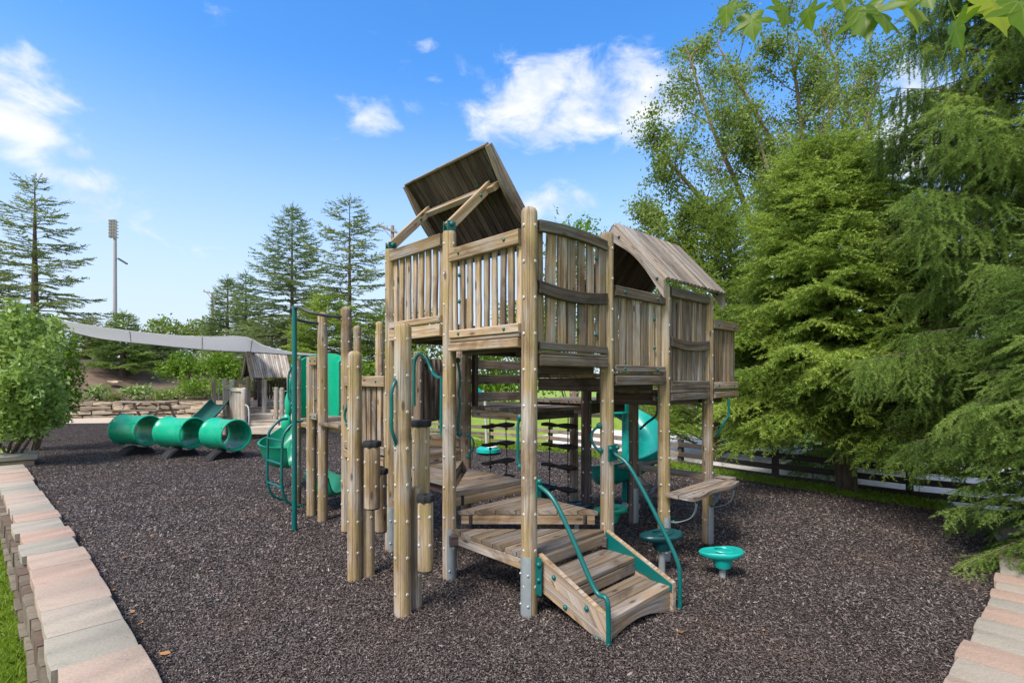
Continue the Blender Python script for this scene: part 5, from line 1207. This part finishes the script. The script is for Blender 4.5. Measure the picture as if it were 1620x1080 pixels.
# --- grass blades: lawn left of the long wall and the strip before the fence
def blades(x, y, hmin, hmax, wd, r):
    n = len(x); z = ground_z(x, y); h = r.uniform(hmin, hmax, n); a = r.random(n)*2*np.pi; b = np.stack([x, y, z-.005], 1); s = np.stack([np.cos(a), np.sin(a), 0*a], 1)*wd/2; l = np.stack([r.normal(0, .45, n), r.normal(0, .45, n), np.ones(n)], 1); m1 = b+l*h[:, None]*.55*np.array([.6, .6, 1]); t = b+l*h[:, None]*np.array([1.2, 1.2, .9])
    v = np.stack([b-s, b+s, m1+s*.7, t, m1-s*.7], 1).reshape(-1, 3); return v, np.arange(5*n).reshape(n, 5)
r = np.random.default_rng(77); n = 60000; sy = 1.2+8.5*r.random(n)**1.6; lx = np.interp(sy, [q[1] for q in LW], [q[0] for q in LW]); sx = lx-.66-r.random(n)**1.3*1.9*(.6+sy*.12)
v1, f1 = blades(sx, sy, .03, .10, .007, r); n2 = 26000; s_ = r.random(n2)
bx, by = [], []
EDGE = [(-4.2, 17.6), (-2.6, 14.3), (-.7, 12.75), (1.2, 12.35), (2.3, 11.55), (3.34, 10.45), (4.6, 8.66), (5.9, 7.1)]
Le = plen(EDGE)
for q in s_: p, d = along(EDGE, q*Le); w = abs(r.normal(0, .5)) if r.random() < .7 else r.random()*1.6; bx.append(p.x-d.y*w*1.+0*d.x); by.append(p.y+d.x*w)
v2, f2 = blades(np.array(bx), np.array(by), .04, .10, .014, r)
tag(build_np('grass', np.concatenate([v1, v2]), np.concatenate([f1, f2+len(v1)]), 'grass_blade', np.clip(r.normal(.5, .2, len(f1)+len(f2)), 0, 1)), 'short bright green lawn grass beside the wall and along the rail fence', 'grass', kind='stuff')
# --- a few dry leaves on the mulch
proto = None
for k, (px, py) in enumerate(((152, 828), (236, 879), (180, 934), (197, 885), (262, 790), (240, 850), (262, 1035), (222, 985), (92, 795), (160, 700), (250, 770), (330, 900), (1075, 992), (1208, 975), (620, 900), (610, 770), (575, 830), (210, 968), (1450, 840), (1520, 880))):
    p = gp(px, py); z = gnd(p)+.014
    if proto is None:
        mb = MB(); mb.add([(-.03, 0, 0), (-.01, .018, .006), (.022, .012, .002), (.036, 0, .012), (.02, -.014, .004), (-.012, -.017, .008)], [[0, 1, 2, 3], [0, 3, 4, 5]], [[(0, 0)]*4]*2, 'dead_leaf', .6); proto = mb.build('fallen_leaf', None, (0, 0, 0)); o = proto
    else: o = proto.copy(); COL.objects.link(o)
    o.location = (p.x, p.y, z); o.rotation_euler = (random.uniform(-.2, .2), random.uniform(-.2, .2), random.random()*6.28); sc_ = random.uniform(.6, 1.15); o.scale = (sc_, sc_, sc_)
    tag(o, 'small dry orange-brown leaf lying loose on the dark mulch', 'leaf', 'dry leaves scattered on the mulch')

# --- maple branch overhead, tree standing just outside the frame on the right
mroot = empty('maple_tree', (2.6, -.6, -.1), 'maple branch with large green lobed leaves hanging into the top right corner', 'tree')
trunk(mroot, [(2.6, -.6, -.3), (2.55, -.5, 1.6), (2.4, -.3, 3.3), (2.2, -.2, 5.)], .13, .06, 'bark')
mb = MB(); limb = curve([(2.45, -.4, 2.75), (2.2, .5, 2.95), (1.75, 1.15, 2.87), (1.3, 1.32, 2.82), (.9, 1.4, 2.80), (.62, 1.42, 2.80)], 5); mb.tube(limb, [.022-.0007*i for i in range(len(limb))], 'bark', 8); mb.build('limb', mroot, limb[0])
def maple(c, ang, tilt, roll, L, tone):
    """five-lobed leaf hanging from c; petiole comes from the limb above"""
    half = [(0, 0), (.10, -.10), (.30, -.12), (.42, -.04), (.36, .10), (.30, .16), (.52, .22), (.74, .38), (.50, .42), (.36, .40), (.26, .40), (.30, .62), (.20, .66), (.10, .78), (0, 1.0)]
    outl = half+[(-x, y) for x, y in half[-2:0:-1]]
    M4 = Matrix.Rotation(ang, 3, 'Z') @ Matrix.Rotation(tilt, 3, 'X') @ Matrix.Rotation(roll, 3, 'Y'); c = Vector(c); mb = MB(); vs = [c+M4 @ Vector((0, .28*L, .02*L))]
    for x, y in outl: vs.append(c+M4 @ Vector((x*L, y*L, -.22*L*(x*x)-.14*L*y*y+.03*L*math.sin(x*9+y*7))))
    n = len(outl); ov = [(0, .28)]+outl; mb.add(vs, [[0, 1+i, 1+(i+1) % n] for i in range(n)], [[ov[0], ov[1+i], ov[1+(i+1) % n]] for i in range(n)], 'maple_leaf', tone)
    b = min(limb, key=lambda q: (q-c).length); mb.tube(curve([b, b.lerp(c, .5)+Vector((0, 0, -.01)), c], 4), .0016, 'maple_leaf', 5, .2); return mb.build('leaf', mroot, c, smooth=80)
for px, py, Y, ang, roll, tilt, L, tone in ((1150, -20, 1.38, 2.55, .3, -1.25, .072, .35), (1187, -6, 1.36, -3.0, .5, -1.35, .082, .42), (1236, -22, 1.4, 3.3, -.3, -1.3, .082, .38), (1278, -16, 1.4, 3.0, 1.1, -1.4, .072, .3), (1368, -20, 1.32, 2.65, .3, -1.2, .115, .15),
        (1392, -12, 1.3, 2.95, -.5, -1.0, .105, .12), (1432, -26, 1.34, 3.6, .1, -1.2, .125, .85), (1462, -36, 1.3, 3.2, .8, -1.2, .07, .25), (1512, 12, 1.28, 2.5, 1.1, -1.3, .095, .35), (1565, -24, 1.3, 3.3, .1, -1.15, .135, .98), (1612, -18, 1.2, 2.9, -.2, -1.2, .115, .2), (1330, -40, 1.36, 3.2, .9, -1.3, .06, .3)):
    maple(P(px, py+(30 if px < 1400 else 20), Y), ang, math.pi/2-tilt-math.pi if False else tilt, roll, L, tone)
